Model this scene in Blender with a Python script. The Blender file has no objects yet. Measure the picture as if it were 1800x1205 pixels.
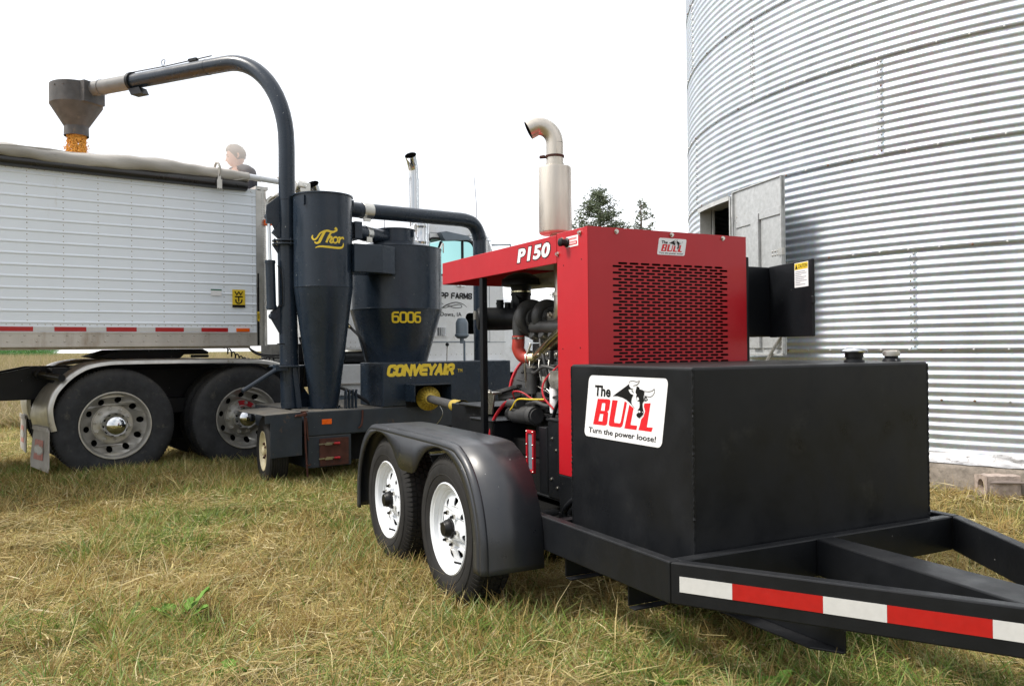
import bpy, math, random
import numpy as np
from mathutils import Vector, Matrix
random.seed(7); RNG = np.random.default_rng(11)
S = bpy.context.scene
COL = S.collection
# ------------------------------------------------------------------ camera
EYE = 1.27
cd = bpy.data.cameras.new("camera"); cam = bpy.data.objects.new("camera", cd); COL.objects.link(cam)
cd.sensor_width = 36.0; cd.lens = 28.8; cd.clip_end = 3000.0; cd.clip_start = 0.05
PITCH, ROLL = math.radians(.38), .010
fw = Vector((0, math.cos(PITCH), math.sin(PITCH))); r0 = Vector((1, 0, 0)); u0 = r0.cross(fw)
cr = math.cos(ROLL)*r0 - math.sin(ROLL)*u0; cu = math.sin(ROLL)*r0 + math.cos(ROLL)*u0
m = Matrix.Identity(4)
for i in range(3):
    m[i][0] = cr[i]; m[i][1] = cu[i]; m[i][2] = -fw[i]
m[0][3], m[1][3], m[2][3] = 0, 0, EYE
cam.matrix_world = m
S.camera = cam
# ------------------------------------------------------------------ light: bright overcast with a hazy sun from the left
SUN_AZ, SUN_EL = math.radians(-99), math.radians(52)      # azimuth from +Y towards +X
W = bpy.data.worlds.new("World"); S.world = W; W.use_nodes = True
nt = W.node_tree; nt.nodes.clear()
N = nt.nodes.new; L = nt.links.new
out = N('ShaderNodeOutputWorld'); mix = N('ShaderNodeMixShader')
sky = N('ShaderNodeTexSky'); sky.sky_type = 'NISHITA'; sky.sun_disc = False
sky.sun_elevation = SUN_EL; sky.sun_rotation = SUN_AZ; sky.air_density = 1.0; sky.dust_density = 3.0
bg1 = N('ShaderNodeBackground'); L(sky.outputs[0], bg1.inputs[0]); bg1.inputs[1].default_value = .12
bg2 = N('ShaderNodeBackground')
tc = N('ShaderNodeTexCoord'); sep = N('ShaderNodeVectorMath'); sep.operation = 'DOT_PRODUCT'
sep.inputs[1].default_value = (-.42, .80, .42); L(tc.outputs['Generated'], sep.inputs[0])
mr = N('ShaderNodeMapRange'); mr.inputs[1].default_value = -1; mr.inputs[2].default_value = 1
mr.inputs[3].default_value = .62; mr.inputs[4].default_value = 1.75
L(sep.outputs['Value'], mr.inputs[0]); L(mr.outputs[0], bg2.inputs[1]); bg2.inputs[0].default_value = (.975, .985, 1, 1)
noi = N('ShaderNodeTexNoise'); noi.inputs['Scale'].default_value = 1.7; noi.inputs['Detail'].default_value = 5
mpw = N('ShaderNodeMapping'); mpw.inputs['Location'].default_value = (4.3, .4, 2.2); L(tc.outputs['Generated'], mpw.inputs[0]); L(mpw.outputs[0], noi.inputs['Vector'])
mr2 = N('ShaderNodeMapRange'); mr2.inputs[1].default_value = .35; mr2.inputs[2].default_value = .58
mr2.inputs[3].default_value = .36; mr2.inputs[4].default_value = 1.0; L(noi.outputs[0], mr2.inputs[0])
L(mr2.outputs[0], mix.inputs[0]); L(bg1.outputs[0], mix.inputs[1]); L(bg2.outputs[0], mix.inputs[2]); L(mix.outputs[0], out.inputs[0])
sd = bpy.data.lights.new("sun", 'SUN'); so = bpy.data.objects.new("sun", sd); COL.objects.link(so)
sd.energy = 3.0; sd.angle = math.radians(12); sd.color = (1, .95, .87)
sv = Vector((math.sin(SUN_AZ)*math.cos(SUN_EL), math.cos(SUN_AZ)*math.cos(SUN_EL), math.sin(SUN_EL)))
so.rotation_euler = sv.to_track_quat('Z', 'Y').to_euler(); so.location = (-20, 10, 30)
S.view_settings.view_transform = 'Standard'; S.view_settings.look = 'None'
S.view_settings.exposure = 0.40; S.view_settings.gamma = 1.0
S.cycles.volume_bounces = 3; S.cycles.max_bounces = 10; S.cycles.transparent_max_bounces = 16

# ------------------------------------------------------------------ helpers
def tag(o, label=None, cat=None, group=None, kind=None):
    for k, v in (('label', label), ('category', cat), ('group', group), ('kind', kind)):
        if v: o[k] = v
    return o
def empty(name, loc=(0, 0, 0), rz=0.0, parent=None):
    o = bpy.data.objects.new(name, None); COL.objects.link(o); o.empty_display_size = .1
    o.location = loc; o.rotation_euler = (0, 0, rz)
    if parent: o.parent = parent
    return o
def V3(a): return Vector(a)
def perp(d):
    d = d.normalized(); a = Vector((0, 0, 1)) if abs(d.z) < .9 else Vector((1, 0, 0))
    x = a.cross(d).normalized(); return x, d.cross(x)
SPLIT = set('''pole_bracket hood_post hood_base weld_bead mount_bolt hood_bolt hood_screw cable_loom battery_cable pipe_clamp hose_clamp toggle_latch hose_hook side_bracket hydraulic_hose hydraulic_line
 wheel_nut seat mirror aerial air_line front_fender latch broken_chip eye boot side_wall bottom_rail axle tarp_motor clutch_housing corner_post hopper engine_mount radiator_shroud knuckle_bracket drawbar_pin rivet_row driveline_shield'''.split())
class MB:
    def __init__(s): s.v = []; s.f = []; s.m = []; s.sm = []
    def add(s, vs, fs, mat=0, smooth=False):
        o = len(s.v); s.v += [tuple(p) for p in vs]
        for f in fs: s.f.append(tuple(o+i for i in f)); s.m.append(mat); s.sm.append(smooth)
        return s
    def box(s, x0, x1, y0, y1, z0, z1, mat=0):
        vs = [(x, y, z) for z in (z0, z1) for y in (y0, y1) for x in (x0, x1)]
        return s.add(vs, [(0, 2, 3, 1), (4, 5, 7, 6), (0, 1, 5, 4), (2, 6, 7, 3), (0, 4, 6, 2), (1, 3, 7, 5)], mat)
    def obox(s, c, ax, ay, az, mat=0):           # centre and three half axes
        c, ax, ay, az = V3(c), V3(ax), V3(ay), V3(az)
        if ax.cross(ay).dot(az) < 0: ax = -ax
        vs = [c+x*ax+y*ay+z*az for z in (-1, 1) for y in (-1, 1) for x in (-1, 1)]
        return s.add(vs, [(0, 2, 3, 1), (4, 5, 7, 6), (0, 1, 5, 4), (2, 6, 7, 3), (0, 4, 6, 2), (1, 3, 7, 5)], mat)
    def bar(s, p0, p1, w, h, mat=0, up=(0, 0, 1)):
        p0, p1 = V3(p0), V3(p1); d = (p1-p0)/2; z = V3(up); x = d.cross(z).normalized(); z = x.cross(d).normalized()
        return s.obox((p0+p1)/2, d, x*w/2, z*h/2, mat)
    def ring(s, c, x, y, r, n): return [c+x*(r*math.cos(2*math.pi*i/n))+y*(r*math.sin(2*math.pi*i/n)) for i in range(n)]
    def tube(s, pts, r, n=16, caps=True, mat=0, smooth=True, closed=False):
        P = [V3(p) for p in pts]; k = len(P); R = r if isinstance(r, (list, tuple)) else [r]*k
        T = []
        for i in range(k):
            a = P[i-1] if (i > 0 or closed) else P[i]; b = P[(i+1) % k] if (i < k-1 or closed) else P[i]
            T.append((b-a).normalized())
        x, y = perp(T[0]); o = len(s.v)
        for i in range(k):
            x = (x-T[i]*x.dot(T[i])).normalized(); y = T[i].cross(x)
            s.v += [tuple(q) for q in s.ring(P[i], x, y, R[i], n)]
        for i in range(k if closed else k-1):
            a, b = o+i*n, o+((i+1) % k)*n
            for j in range(n):
                s.f.append((a+j, a+(j+1) % n, b+(j+1) % n, b+j)); s.m.append(mat); s.sm.append(smooth)
        if caps and not closed:
            s.f.append(tuple(o+n-1-j for j in range(n))); s.f.append(tuple(o+(k-1)*n+j for j in range(n))); s.m += [mat, mat]; s.sm += [False, False]
        return s
    def cyl(s, p0, p1, r0, r1=None, n=24, caps=True, mat=0):
        return s.tube([p0, p1], [r0, r0 if r1 is None else r1], n, caps, mat)
    def lathe(s, prof, origin=(0, 0, 0), axis=(0, 0, 1), n=32, mat=0, smooth=True, mats=None):   # prof: (radius, height)
        o = V3(origin); d = V3(axis).normalized(); x, y = perp(d); b = len(s.v)
        for (r, h) in prof: s.v += [tuple(q) for q in s.ring(o+d*h, x, y, max(r, 1e-5), n)]
        for i in range(len(prof)-1):
            for j in range(n):
                s.f.append((b+i*n+j, b+i*n+(j+1) % n, b+(i+1)*n+(j+1) % n, b+(i+1)*n+j)); s.m.append(mats[i] if mats else mat); s.sm.append(smooth)
        return s
    def sphere(s, c, r, n=12, mat=0, sz=1.0):
        k = n//2; return s.lathe([(r*math.sin(math.pi*i/k), -r*sz*math.cos(math.pi*i/k)) for i in range(k+1)], c, (0, 0, 1), n, mat)
    def dome(s, c, nrm, r, h, n=6, mat=0):
        c = V3(c); d = V3(nrm).normalized(); x, y = perp(d); a = s.ring(c, x, y, r, n); b = s.ring(c+d*h*.75, x, y, r*.62, n)
        return s.add(a+b+[c+d*h], [(i, (i+1) % n, n+(i+1) % n, n+i) for i in range(n)]+[(n+i, n+(i+1) % n, 2*n) for i in range(n)], mat, True)
    def hexbolt(s, c, nrm, r, h, mat=0):
        c = V3(c); d = V3(nrm).normalized()
        s.cyl(c, c+d*h*.35, r*1.45, n=12, mat=mat); return s.tube([c+d*h*.3, c+d*h], r, 6, True, mat, False)
    def sheet(s, a2, faces, fn, mat=0, smooth=False): return s.add([fn(*p) for p in a2], faces, mat, smooth)
    def slab(s, loop, fn, thick, mat=0, smooth=False):   # closed 2D loop -> plate; fn(u,v)->3D ; thick 3D vector
        n = len(loop); A = [V3(fn(*p)) for p in loop]; t = V3(thick); B = [p+t for p in A]
        return s.add(A+B, [tuple(range(n-1, -1, -1)), tuple(range(n, 2*n))]+[(i, (i+1) % n, n+(i+1) % n, n+i) for i in range(n)], mat, smooth)
    def split(s):                                 # connected pieces whose boxes touch stay together
        par = list(range(len(s.v)))
        def find(i):
            while par[i] != i: par[i] = par[par[i]]; i = par[i]
            return i
        for f in s.f:
            a = find(f[0])
            for i in f[1:]: par[find(i)] = a
        V = np.array(s.v); roots = np.array([find(i) for i in range(len(V))]); ids = np.unique(roots); bb = [(V[roots == r].min(0)-.003, V[roots == r].max(0)+.003) for r in ids]
        g = list(range(len(ids)))
        def fg(i):
            while g[i] != i: i = g[i]
            return i
        for i in range(len(ids)):
            for j in range(i):
                if (bb[i][0] <= bb[j][1]).all() and (bb[j][0] <= bb[i][1]).all(): g[fg(i)] = fg(j)
        own = {r: fg(k) for k, r in enumerate(ids)}; res = {}
        for f, m_, k in zip(s.f, s.m, s.sm):
            o = res.setdefault(own[roots[f[0]]], MB()); mp = o.__dict__.setdefault('mp', {}); nf = []
            for i in f:
                if i not in mp: mp[i] = len(o.v); o.v.append(s.v[i])
                nf.append(mp[i])
            o.f.append(tuple(nf)); o.m.append(m_); o.sm.append(k)
        return list(res.values())
    def build(s, name, mats, parent=None, bevel=0, sharp=35, seg=2):
        if name in SPLIT and not s.__dict__.get('mp'):
            return [q.build(name, mats, parent, bevel, sharp, seg) for q in s.split()][0]
        me = bpy.data.meshes.new(name); me.from_pydata(s.v, [], s.f)
        for mt in (mats if isinstance(mats, (list, tuple)) else [mats]): me.materials.append(mt)
        me.polygons.foreach_set('material_index', s.m); me.polygons.foreach_set('use_smooth', s.sm)
        if any(s.sm): me.set_sharp_from_angle(angle=math.radians(sharp))
        me.update(); o = bpy.data.objects.new(name, me); COL.objects.link(o)
        if parent: o.parent = parent
        if bevel:
            b = o.modifiers.new("bevel", 'BEVEL'); b.width = bevel; b.segments = seg; b.limit_method = 'ANGLE'; b.angle_limit = math.radians(40); b.harden_normals = False
        return o
def curve2d(loops=None, text=None, size=1, shear=0, off=0, space=1, res=3):
    if text is not None:
        c = bpy.data.curves.new("tmp", 'FONT'); c.body = text; c.size = size; c.shear = shear; c.offset = off; c.space_character = space; c.resolution_u = res
    else:
        c = bpy.data.curves.new("tmp", 'CURVE'); c.dimensions = '2D'; c.fill_mode = 'BOTH'
        for lp in loops:
            sp = c.splines.new('POLY'); sp.points.add(len(lp)-1); sp.use_cyclic_u = True
            for i, p in enumerate(lp): sp.points[i].co = (p[0], p[1], 0, 1)
    o = bpy.data.objects.new("tmp", c); COL.objects.link(o)
    dg = bpy.context.evaluated_depsgraph_get(); dg.update()
    me = o.evaluated_get(dg).to_mesh()
    vs = [(v.co.x, v.co.y) for v in me.vertices]; fs = [tuple(p.vertices) for p in me.polygons]
    o.evaluated_get(dg).to_mesh_clear(); bpy.data.objects.remove(o); bpy.data.curves.remove(c)
    return vs, fs
def text2d(text, x0, x1, y0, y1, shear=0, off=0, space=1, fity=True):      # fitted into the rectangle
    vs, fs = curve2d(text=text, shear=shear, off=off, space=space)
    a = np.array(vs); lo = a.min(0); hi = a.max(0); sx = (x1-x0)/(hi[0]-lo[0]); sy = (y1-y0)/(hi[1]-lo[1])
    return [(x0+(p[0]-lo[0])*sx, y0+(p[1]-lo[1])*sy) for p in vs], fs
def rloop(x0, x1, y0, y1, r, k=4, skew=0):
    pts = []
    for cx, cy, a0 in ((x1-r, y1-r, 0), (x0+r, y1-r, 90), (x0+r, y0+r, 180), (x1-r, y0+r, 270)):
        for i in range(k+1):
            a = math.radians(a0+90*i/k); X, Y = cx+r*math.cos(a), cy+r*math.sin(a); pts.append((X+skew*(Y-y0), Y))
    return pts
def spline(pts, k=8, closed=False):
    P = [np.array(p, float) for p in pts]; n = len(P); outp = []
    for i in range(n if closed else n-1):
        a = P[(i-1) % n] if (closed or i > 0) else 2*P[0]-P[1]; b = P[i]; c = P[(i+1) % n]; d = P[(i+2) % n] if (closed or i < n-2) else 2*P[-1]-P[-2]
        for j in range(k):
            t = j/k; outp.append(tuple(.5*((2*b)+(-a+c)*t+(2*a-5*b+4*c-d)*t*t+(-a+3*b-3*c+d)*t**3)))
    if not closed: outp.append(tuple(P[-1]))
    return outp
def ribbon(pts, w, k=6):                      # stroke as a 2D loop; w scalar or list
    c = spline(pts, k); n = len(c); Wd = np.interp(np.linspace(0, 1, n), np.linspace(0, 1, len(pts)), w if isinstance(w, (list, tuple)) else [w]*len(pts))
    A, B = [], []
    for i in range(n):
        d = np.array(c[min(i+1, n-1)])-np.array(c[max(i-1, 0)]); d = d/(np.linalg.norm(d)+1e-9); q = np.array((-d[1], d[0]))*Wd[i]/2
        A.append(tuple(np.array(c[i])+q)); B.append(tuple(np.array(c[i])-q))
    vs = A+B; return vs, [(i, i+1, n+i+1, n+i) for i in range(n-1)]
LET = {'C': [[(1, .76), (1, 1), (0, 1), (0, 0), (1, 0), (1, .24)]], 'O': [[(0, .5), (0, 1), (1, 1), (1, 0), (0, 0), (0, .5)]], 'N': [[(0, 0), (0, 1)], [(0, 1), (1, 0)], [(1, 0), (1, 1)]], 'V': [[(0, 1), (.5, 0)], [(.5, 0), (1, 1)]],
 'E': [[(1, 1), (0, 1), (0, 0), (1, 0)], [(0, .5), (.9, .5)]], 'Y': [[(0, 1), (.5, .45)], [(1, 1), (.5, .45)], [(.5, .5), (.5, 0)]], 'A': [[(0, 0), (.5, 1)], [(.5, 1), (1, 0)], [(.15, .3), (.85, .3)]], 'I': [[(.5, 0), (.5, 1)]], 'R': [[(0, 0), (0, 1), (1, 1), (1, .48), (0, .48)], [(.6, .48), (1, 0)]],
 'P': [[(0, 0), (0, 1), (1, 1), (1, .42), (0, .42)]], 'F': [[(0, 0), (0, 1), (1, 1)], [(0, .5), (.85, .5)]], 'M': [[(0, 0), (0, 1)], [(0, 1), (.5, .2)], [(.5, .2), (1, 1)], [(1, 1), (1, 0)]], 'S': [[(1, .78), (1, 1), (0, 1), (0, .5), (1, .5), (1, 0), (0, 0), (0, .22)]],
 '6': [[(.92, 1), (0, 1), (0, 0), (1, 0), (1, .60), (0, .60)]], '0': [[(0, .5), (0, 1), (1, 1), (1, 0), (0, 0), (0, .5)]], '1': [[(.1, .8), (.6, 1), (.6, 0)]], '5': [[(1, 1), (.06, 1), (0, .60), (1, .60), (1, 0), (0, 0)]], ' ': []}
def roundpoly(P, r, k=4):
    P = [np.array(p, float) for p in P]; res = [P[0]]
    for i in range(1, len(P)-1):
        a, b, c = P[i-1], P[i], P[i+1]; da, dc = a-b, c-b; la, lc = np.linalg.norm(da), np.linalg.norm(dc); q = min(r, la*.49, lc*.49); s_, e = b+da/la*q, b+dc/lc*q
        for t in np.linspace(0, 1, k+1): res.append((1-t)**2*s_+2*t*(1-t)*b+t*t*e)
    res.append(P[-1]); return res
def block_text(mb, text, x0, x1, y0, y1, w, fn, mat=0, shear=0.0, gap=.45, grow=0.0, rr=.30, lift=None):
    """square-cornered sign lettering built of strokes; fn(u,v,layer)->3D"""
    wd = {'I': .30, '1': .62, ' ': .35, 'M': 1.2, 'N': 1.05}; tot = sum(wd.get(c, 1) for c in text)+gap*(len(text)-1); cw = (x1-x0-w)/tot; x = x0+w/2; h = y1-y0-w; n = 0
    for c in text:
        L_ = wd.get(c, 1)*cw
        for st in LET[c]:
            P = roundpoly([(x+p[0]*L_, y0+w/2+p[1]*h) for p in st], rr*min(L_, h)+w*.2)
            P = [np.array((p[0]+shear*(p[1]-y0), p[1])) for p in P]; k = len(P); A, B = [], []; clo = np.allclose(P[0], P[-1])
            for i in range(k):
                a = P[i-1] if i else (P[-2] if clo else P[0]); b = P[i+1] if i < k-1 else (P[1] if clo else P[-1]); d = b-a; d = d/np.linalg.norm(d); q = np.array((-d[1], d[0]))*(w/2+grow); e = 0*d if clo else (d*(-(w/2+grow)*(1 if grow or len(st) > 2 or True else 0)) if i == 0 else (d*(w/2+grow) if i == k-1 else 0*d))
                e = e*.9; A.append(P[i]+q+e); B.append(P[i]-q+e)
            mb.sheet([(float(p[0]), float(p[1])) for p in A+B], [(i, i+1, k+i+1, k+i) for i in range(k-1)], lambda a, b, n=n: fn(a, b, n), mat); n += 1
        x += L_+gap*cw
def copy_tree(o, parent=None):
    c = o.copy(); COL.objects.link(c)
    if parent: c.parent = parent
    for ch in list(o.children): copy_tree(ch, c)
    return c

# ------------------------------------------------------------------ materials
def mat(name, col, rough=.45, metal=0.0, spec=.5, var=.12, scale=5.0, bump=0.0, bscale=60.0, rvar=.12, dust=0.0, dcol=(.22, .19, .14), chips=0.0, ccol=(.55, .55, .55), stain=0.0, scol=(.16, .09, .05), coat=0.0, stretch=(1, 1, 1)):
    mt = bpy.data.materials.new(name); mt.use_nodes = True; nt = mt.node_tree; b = nt.nodes['Principled BSDF']; N = nt.nodes.new; L = nt.links.new
    tc = N('ShaderNodeTexCoord'); mp = N('ShaderNodeMapping'); mp.inputs['Scale'].default_value = stretch; L(tc.outputs['Object'], mp.inputs[0])
    def noise(sc, det=5, rgh=.6):
        n = N('ShaderNodeTexNoise'); n.inputs['Scale'].default_value = sc; n.inputs['Detail'].default_value = det; n.inputs['Roughness'].default_value = rgh
        L(mp.outputs[0], n.inputs['Vector']); return n.outputs[0]
    def rng(x, a, bb, c, d):
        r = N('ShaderNodeMapRange'); r.inputs[1].default_value = a; r.inputs[2].default_value = bb; r.inputs[3].default_value = c; r.inputs[4].default_value = d; L(x, r.inputs[0]); return r.outputs[0]
    def mixc(f, a, c):
        mx = N('ShaderNodeMix'); mx.data_type = 'RGBA'; L(f, mx.inputs[0])
        (L(a, mx.inputs[6]) if not isinstance(a, tuple) else setattr(mx.inputs[6], 'default_value', (*a, 1)))
        mx.inputs[7].default_value = (*c, 1); return mx.outputs[2]
    n1 = noise(scale)
    c = mixc(rng(n1, .3, .75, 0, 1), tuple(min(1, x*(1-var)) for x in col), tuple(min(1, x*(1+var)) for x in col))
    rg = rng(noise(scale*2.3), .3, .7, max(.02, rough-rvar*.5), min(1, rough+rvar*.5))
    if stain:
        f = rng(noise(scale*1.3, 8, .7), .62-stain*.25, .72-stain*.1, 0, .85); c = mixc(f, c, scol)
        mm = N('ShaderNodeMath'); mm.operation = 'MAXIMUM'; L(rg, mm.inputs[0]); L(rng(f, 0, 1, 0, .8), mm.inputs[1]); rg = mm.outputs[0]
    if chips:
        f = rng(noise(38, 3, .5), .74-chips*.1, .76-chips*.1, 0, .8); c = mixc(f, c, ccol)
    if dust:
        g = N('ShaderNodeNewGeometry'); sp = N('ShaderNodeSeparateXYZ'); L(g.outputs['Normal'], sp.inputs[0])
        mu = N('ShaderNodeMath'); mu.operation = 'MULTIPLY'; L(rng(sp.outputs[2], .1, .95, .12, 1), mu.inputs[0]); L(rng(noise(9, 6, .7), .25, .7, .25*dust, dust), mu.inputs[1])
        c = mixc(mu.outputs[0], c, dcol)
        mm = N('ShaderNodeMath'); mm.operation = 'ADD'; L(rg, mm.inputs[0]); L(rng(mu.outputs[0], 0, 1, 0, .5), mm.inputs[1]); mm.use_clamp = True; rg = mm.outputs[0]
    L(c, b.inputs['Base Color']); L(rg, b.inputs['Roughness'])
    b.inputs['Metallic'].default_value = metal; b.inputs['Specular IOR Level'].default_value = spec; b.inputs['Coat Weight'].default_value = coat; b.inputs['Coat Roughness'].default_value = .08
    if bump:
        bp = N('ShaderNodeBump'); bp.inputs['Strength'].default_value = bump; bp.inputs['Distance'].default_value = .004; L(noise(bscale, 4), bp.inputs['Height']); L(bp.outputs[0], b.inputs['Normal'])
    return mt
def glassmat(name, col, rough=.02):
    mt = bpy.data.materials.new(name); mt.use_nodes = True; b = mt.node_tree.nodes['Principled BSDF']
    b.inputs['Base Color'].default_value = (*col, 1); b.inputs['Transmission Weight'].default_value = 1; b.inputs['Roughness'].default_value = rough; b.inputs['IOR'].default_value = 1.02
    return mt
M = {}
M['red'] = mat('red_paint', (.44, .010, .018), .34, var=.05, bump=.05, bscale=220, spec=.45, dust=.06)
M['black'] = mat('black_satin_paint', (.0075, .0085, .0105), .40, var=.25, scale=4, bump=.10, bscale=160, spec=.24, rvar=.2, dust=.10, dcol=(.15, .15, .15), chips=.03, ccol=(.2, .2, .2))
M['tankblack'] = mat('tank_black_paint', (.0070, .0080, .0100), .42, var=.35, scale=2.2, bump=.30, bscale=3.2, spec=.24, rvar=.34, dust=.06, chips=.0, stain=.10, scol=(.022, .022, .021), ccol=(.25, .25, .25))
M['fender'] = mat('gloss_charcoal_paint', (.026, .029, .036), .30, var=.12, spec=.5, dust=.16, dcol=(.16, .155, .14), rvar=.10, chips=.02)
M['navy'] = mat('navy_charcoal_paint', (.0145, .0245, .040), .27, var=.2, scale=3, spec=.40, dust=.10, chips=.04, ccol=(.45, .46, .46), rvar=.16, bump=.03, bscale=40)
M['navydusty'] = mat('dusty_navy_paint', (.018, .028, .043), .42, var=.25, scale=5, spec=.35, dust=.7, chips=.1, ccol=(.3, .3, .28), stain=.12)
M['rust'] = mat('rusty_brown_steel', (.075, .030, .022), .8, var=.4, scale=9, spec=.2, bump=.3, stain=.3, scol=(.02, .022, .028))
M['rubber'] = mat('tyre_rubber', (.018, .018, .019), .72, var=.25, scale=14, spec=.25, bump=.12, bscale=120, dust=.15)
M['rubberdusty'] = mat('dusty_tyre_rubber', (.030, .032, .036), .8, var=.3, scale=10, spec=.2, bump=.2, bscale=90, dust=.25, stain=.2, scol=(.075, .07, .06))
M['white'] = mat('white_enamel', (.76, .79, .83), .3, var=.04, stain=.04, scol=(.55, .5, .42))
M['trwhite'] = mat('trailer_white_sheet', (.80, .855, .93), .42, var=.04, scale=1.2, spec=.4, stretch=(1, 1, .35), stain=.02, scol=(.55, .53, .48))
M['cabwhite'] = mat('cab_white_paint', (.83, .84, .85), .25, var=.05, stain=.04, scol=(.5, .47, .4))
M['alu'] = mat('dull_aluminium', (.56, .545, .51), .42, metal=.85, var=.15, scale=6, rvar=.25, dust=.2, stain=.10, scol=(.30, .25, .18))
M['alurail'] = mat('stained_aluminium_rail', (.52, .49, .45), .5, metal=.5, var=.2, scale=3, stain=.45, scol=(.32, .25, .19), stretch=(1, 1, .25))
M['chrome'] = mat('chrome', (.66, .67, .68), .09, metal=1, var=.03, rvar=.04)
M['zinc'] = mat('zinc_plated_steel', (.62, .60, .55), .3, metal=1, var=.1)
M['brass'] = mat('yellow_chromate_pipe', (.62, .56, .36), .22, metal=1, var=.15, scale=3)
M['muffler'] = mat('heat_tinted_steel', (.60, .55, .48), .36, metal=.85, var=.18, scale=4, stretch=(3, 3, .6), stain=.10, scol=(.34, .22, .12))
M['castiron'] = mat('black_engine_paint', (.048, .049, .051), .40, var=.3, scale=12, spec=.4, bump=.25, bscale=70, dust=.12)
M['hosered'] = mat('red_silicone_hose', (.42, .045, .03), .42, var=.1)
M['cablered'] = mat('red_cable', (.45, .01, .02), .4)
M['yellow'] = mat('yellow_plastic', (.42, .30, .035), .5, var=.15, dust=.2)
M['decalyellow'] = mat('yellow_decal', (.78, .56, .035), .4, var=.05)
M['decalred'] = mat('red_decal', (.65, .012, .02), .4, var=.03)
M['decalblack'] = mat('black_decal', (.006, .006, .007), .4, spec=.3)
M['decalwhite'] = mat('white_decal', (.80, .80, .82), .4, var=.02)
M['tapered'] = mat('red_reflective_tape', (.40, .008, .007), .35, var=.08, scale=30)
M['tapewhite'] = mat('silver_reflective_tape', (.58, .58, .57), .35, var=.06, scale=30)
M['orange'] = mat('orange_reflector', (.85, .13, .01), .25, var=.1)
M['plastgrey'] = mat('grey_plastic', (.16, .20, .24), .35)
M['tarp'] = mat('grey_tarp', (.42, .40, .37), .8, var=.25, scale=3, bump=.5, bscale=14, stretch=(.5, 2, 2), stain=.12, scol=(.16, .15, .13))
M['blackrail'] = mat('black_rail', (.016, .016, .018), .3, var=.2, dust=.2)
M['cream'] = mat('cream_wheel_paint', (.62, .55, .36), .45, dust=.15)
M['galv'] = mat('galvanised_sheet', (.46, .47, .47), .48, metal=.45, var=.16, scale=22, rvar=.2, stain=.06, scol=(.33, .31, .26))
M['galvtrim'] = mat('weathered_galvanised_trim', (.50, .50, .48), .45, metal=.5, var=.18, scale=12, stain=.12, scol=(.3, .26, .2))
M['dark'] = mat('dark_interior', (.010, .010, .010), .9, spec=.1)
M['darkrad'] = mat('radiator_core', (.010, .010, .011), .6, spec=.2)
M['glassteal'] = glassmat('tinted_cab_glass', (.34, .60, .59))
M['fadedred'] = mat('faded_red_print', (.42, .16, .13), .6, var=.3, scale=20, dust=.1)
M['flapwhite'] = mat('muddy_white_flap', (.36, .34, .31), .7, var=.2, stain=.3, scol=(.26, .23, .18))
M['lining'] = mat('pale_hood_lining', (.40, .40, .40), .6)
# ------------------------------------------------------------------ power unit on its tandem trailer
# local axes: x to the trailer's right, y towards its rear, z up; origin at the front left frame corner
PU = empty('power_unit_trailer', (.575, 3.04, 0), math.radians(27.5))
tag(PU, 'black tandem axle trailer with a red hooded diesel power unit and black fuel tank', 'power unit')
fr = MB()
fr.box(0, .05, .0, 3.42, .318, .475); fr.box(1.645, 1.695, 0, 3.42, .318, .475)
fr.box(.052, 1.643, .0, .05, .318, .472); fr.box(.052, 1.643, .97, 1.03, .32, .44); fr.box(.052, 1.643, 2.2, 2.26, .32, .44); fr.box(.052, 1.643, 3.36, 3.418, .318, .472)
fr.build('main_frame', M['black'], PU, .006)
tg = MB(); ap = (.8475, -1.36)
def trail(x0, side):
    d = Vector((ap[0]-x0, ap[1], 0)).normalized(); n = Vector((-d.y, d.x, 0))*side
    a = Vector((x0, -.003, .398)); b = Vector((ap[0], ap[1], .398))
    lp = [(0, 0), (1.6, 0), (1.6-.05, .05), (.028, .05)]
    tg.slab([(0, 0), (1.60, 0), (1.60, .05), (.034 if side > 0 else .034, .05)], lambda s_, t: a+d*s_+n*t-Vector((0, 0, .079)), (0, 0, .156))
trail(0.002, 1); trail(1.693, -1)
tg.slab([(.758, -.002), (.852, -.002), (.832, -.9), (.80, -1.3), (.75, -1.3), (.632, -.925)], lambda a, b: (a, b, .322), (0, 0, .150))
tg.slab([(.73, -1.3), (.96, -1.3), (.90, -1.55), (.79, -1.55)], lambda a, b: (a, b, .33), (0, 0, .14))
tg.build('tongue', M['black'], PU, .006)
tp = MB(); d = Vector((ap[0], ap[1], 0)).normalized(); nrm = Vector((d.y, -d.x, 0))
for i, (s0, s1) in enumerate(((.035, .229), (.2295, .5355), (.536, .7325), (.733, 1.0285), (1.029, 1.22), (1.2205, 1.5))):
    a = Vector((0.002, -.003, .4))
    tp.slab([(s0, -.031), (s1, -.031), (s1, .026), (s0, .026)], lambda s_, t: a+d*s_+Vector((0, 0, t))+nrm*.0008, nrm*.0015, mat=i % 2)
tp.build('reflective_tape', [M['tapewhite'], M['tapered']], PU)
br = MB()
for yy in (.80, .31): br.box(.035, 1.66, yy, yy+.008, .2205, .317); br.box(.035, 1.66, yy-.045, yy-.0005, .213, .2205)
br.build('side_bracket', M['black'], PU, .003)
sk = MB(); sk.slab([(.30, .218), (-.452, .218), (-.452, .288), (-.25, .316), (.30, .316)], lambda a, b: (.395, a, b), (.007, 0, 0)); sk.slab([(.325, .30), (.402, .30), (.402, -.452), (.385, -.452), (.325, -.36)], lambda a, b: (a, b, .210), (0, 0, .0075)); sk.build('jack_skid', M['black'], PU, .002)
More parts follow.
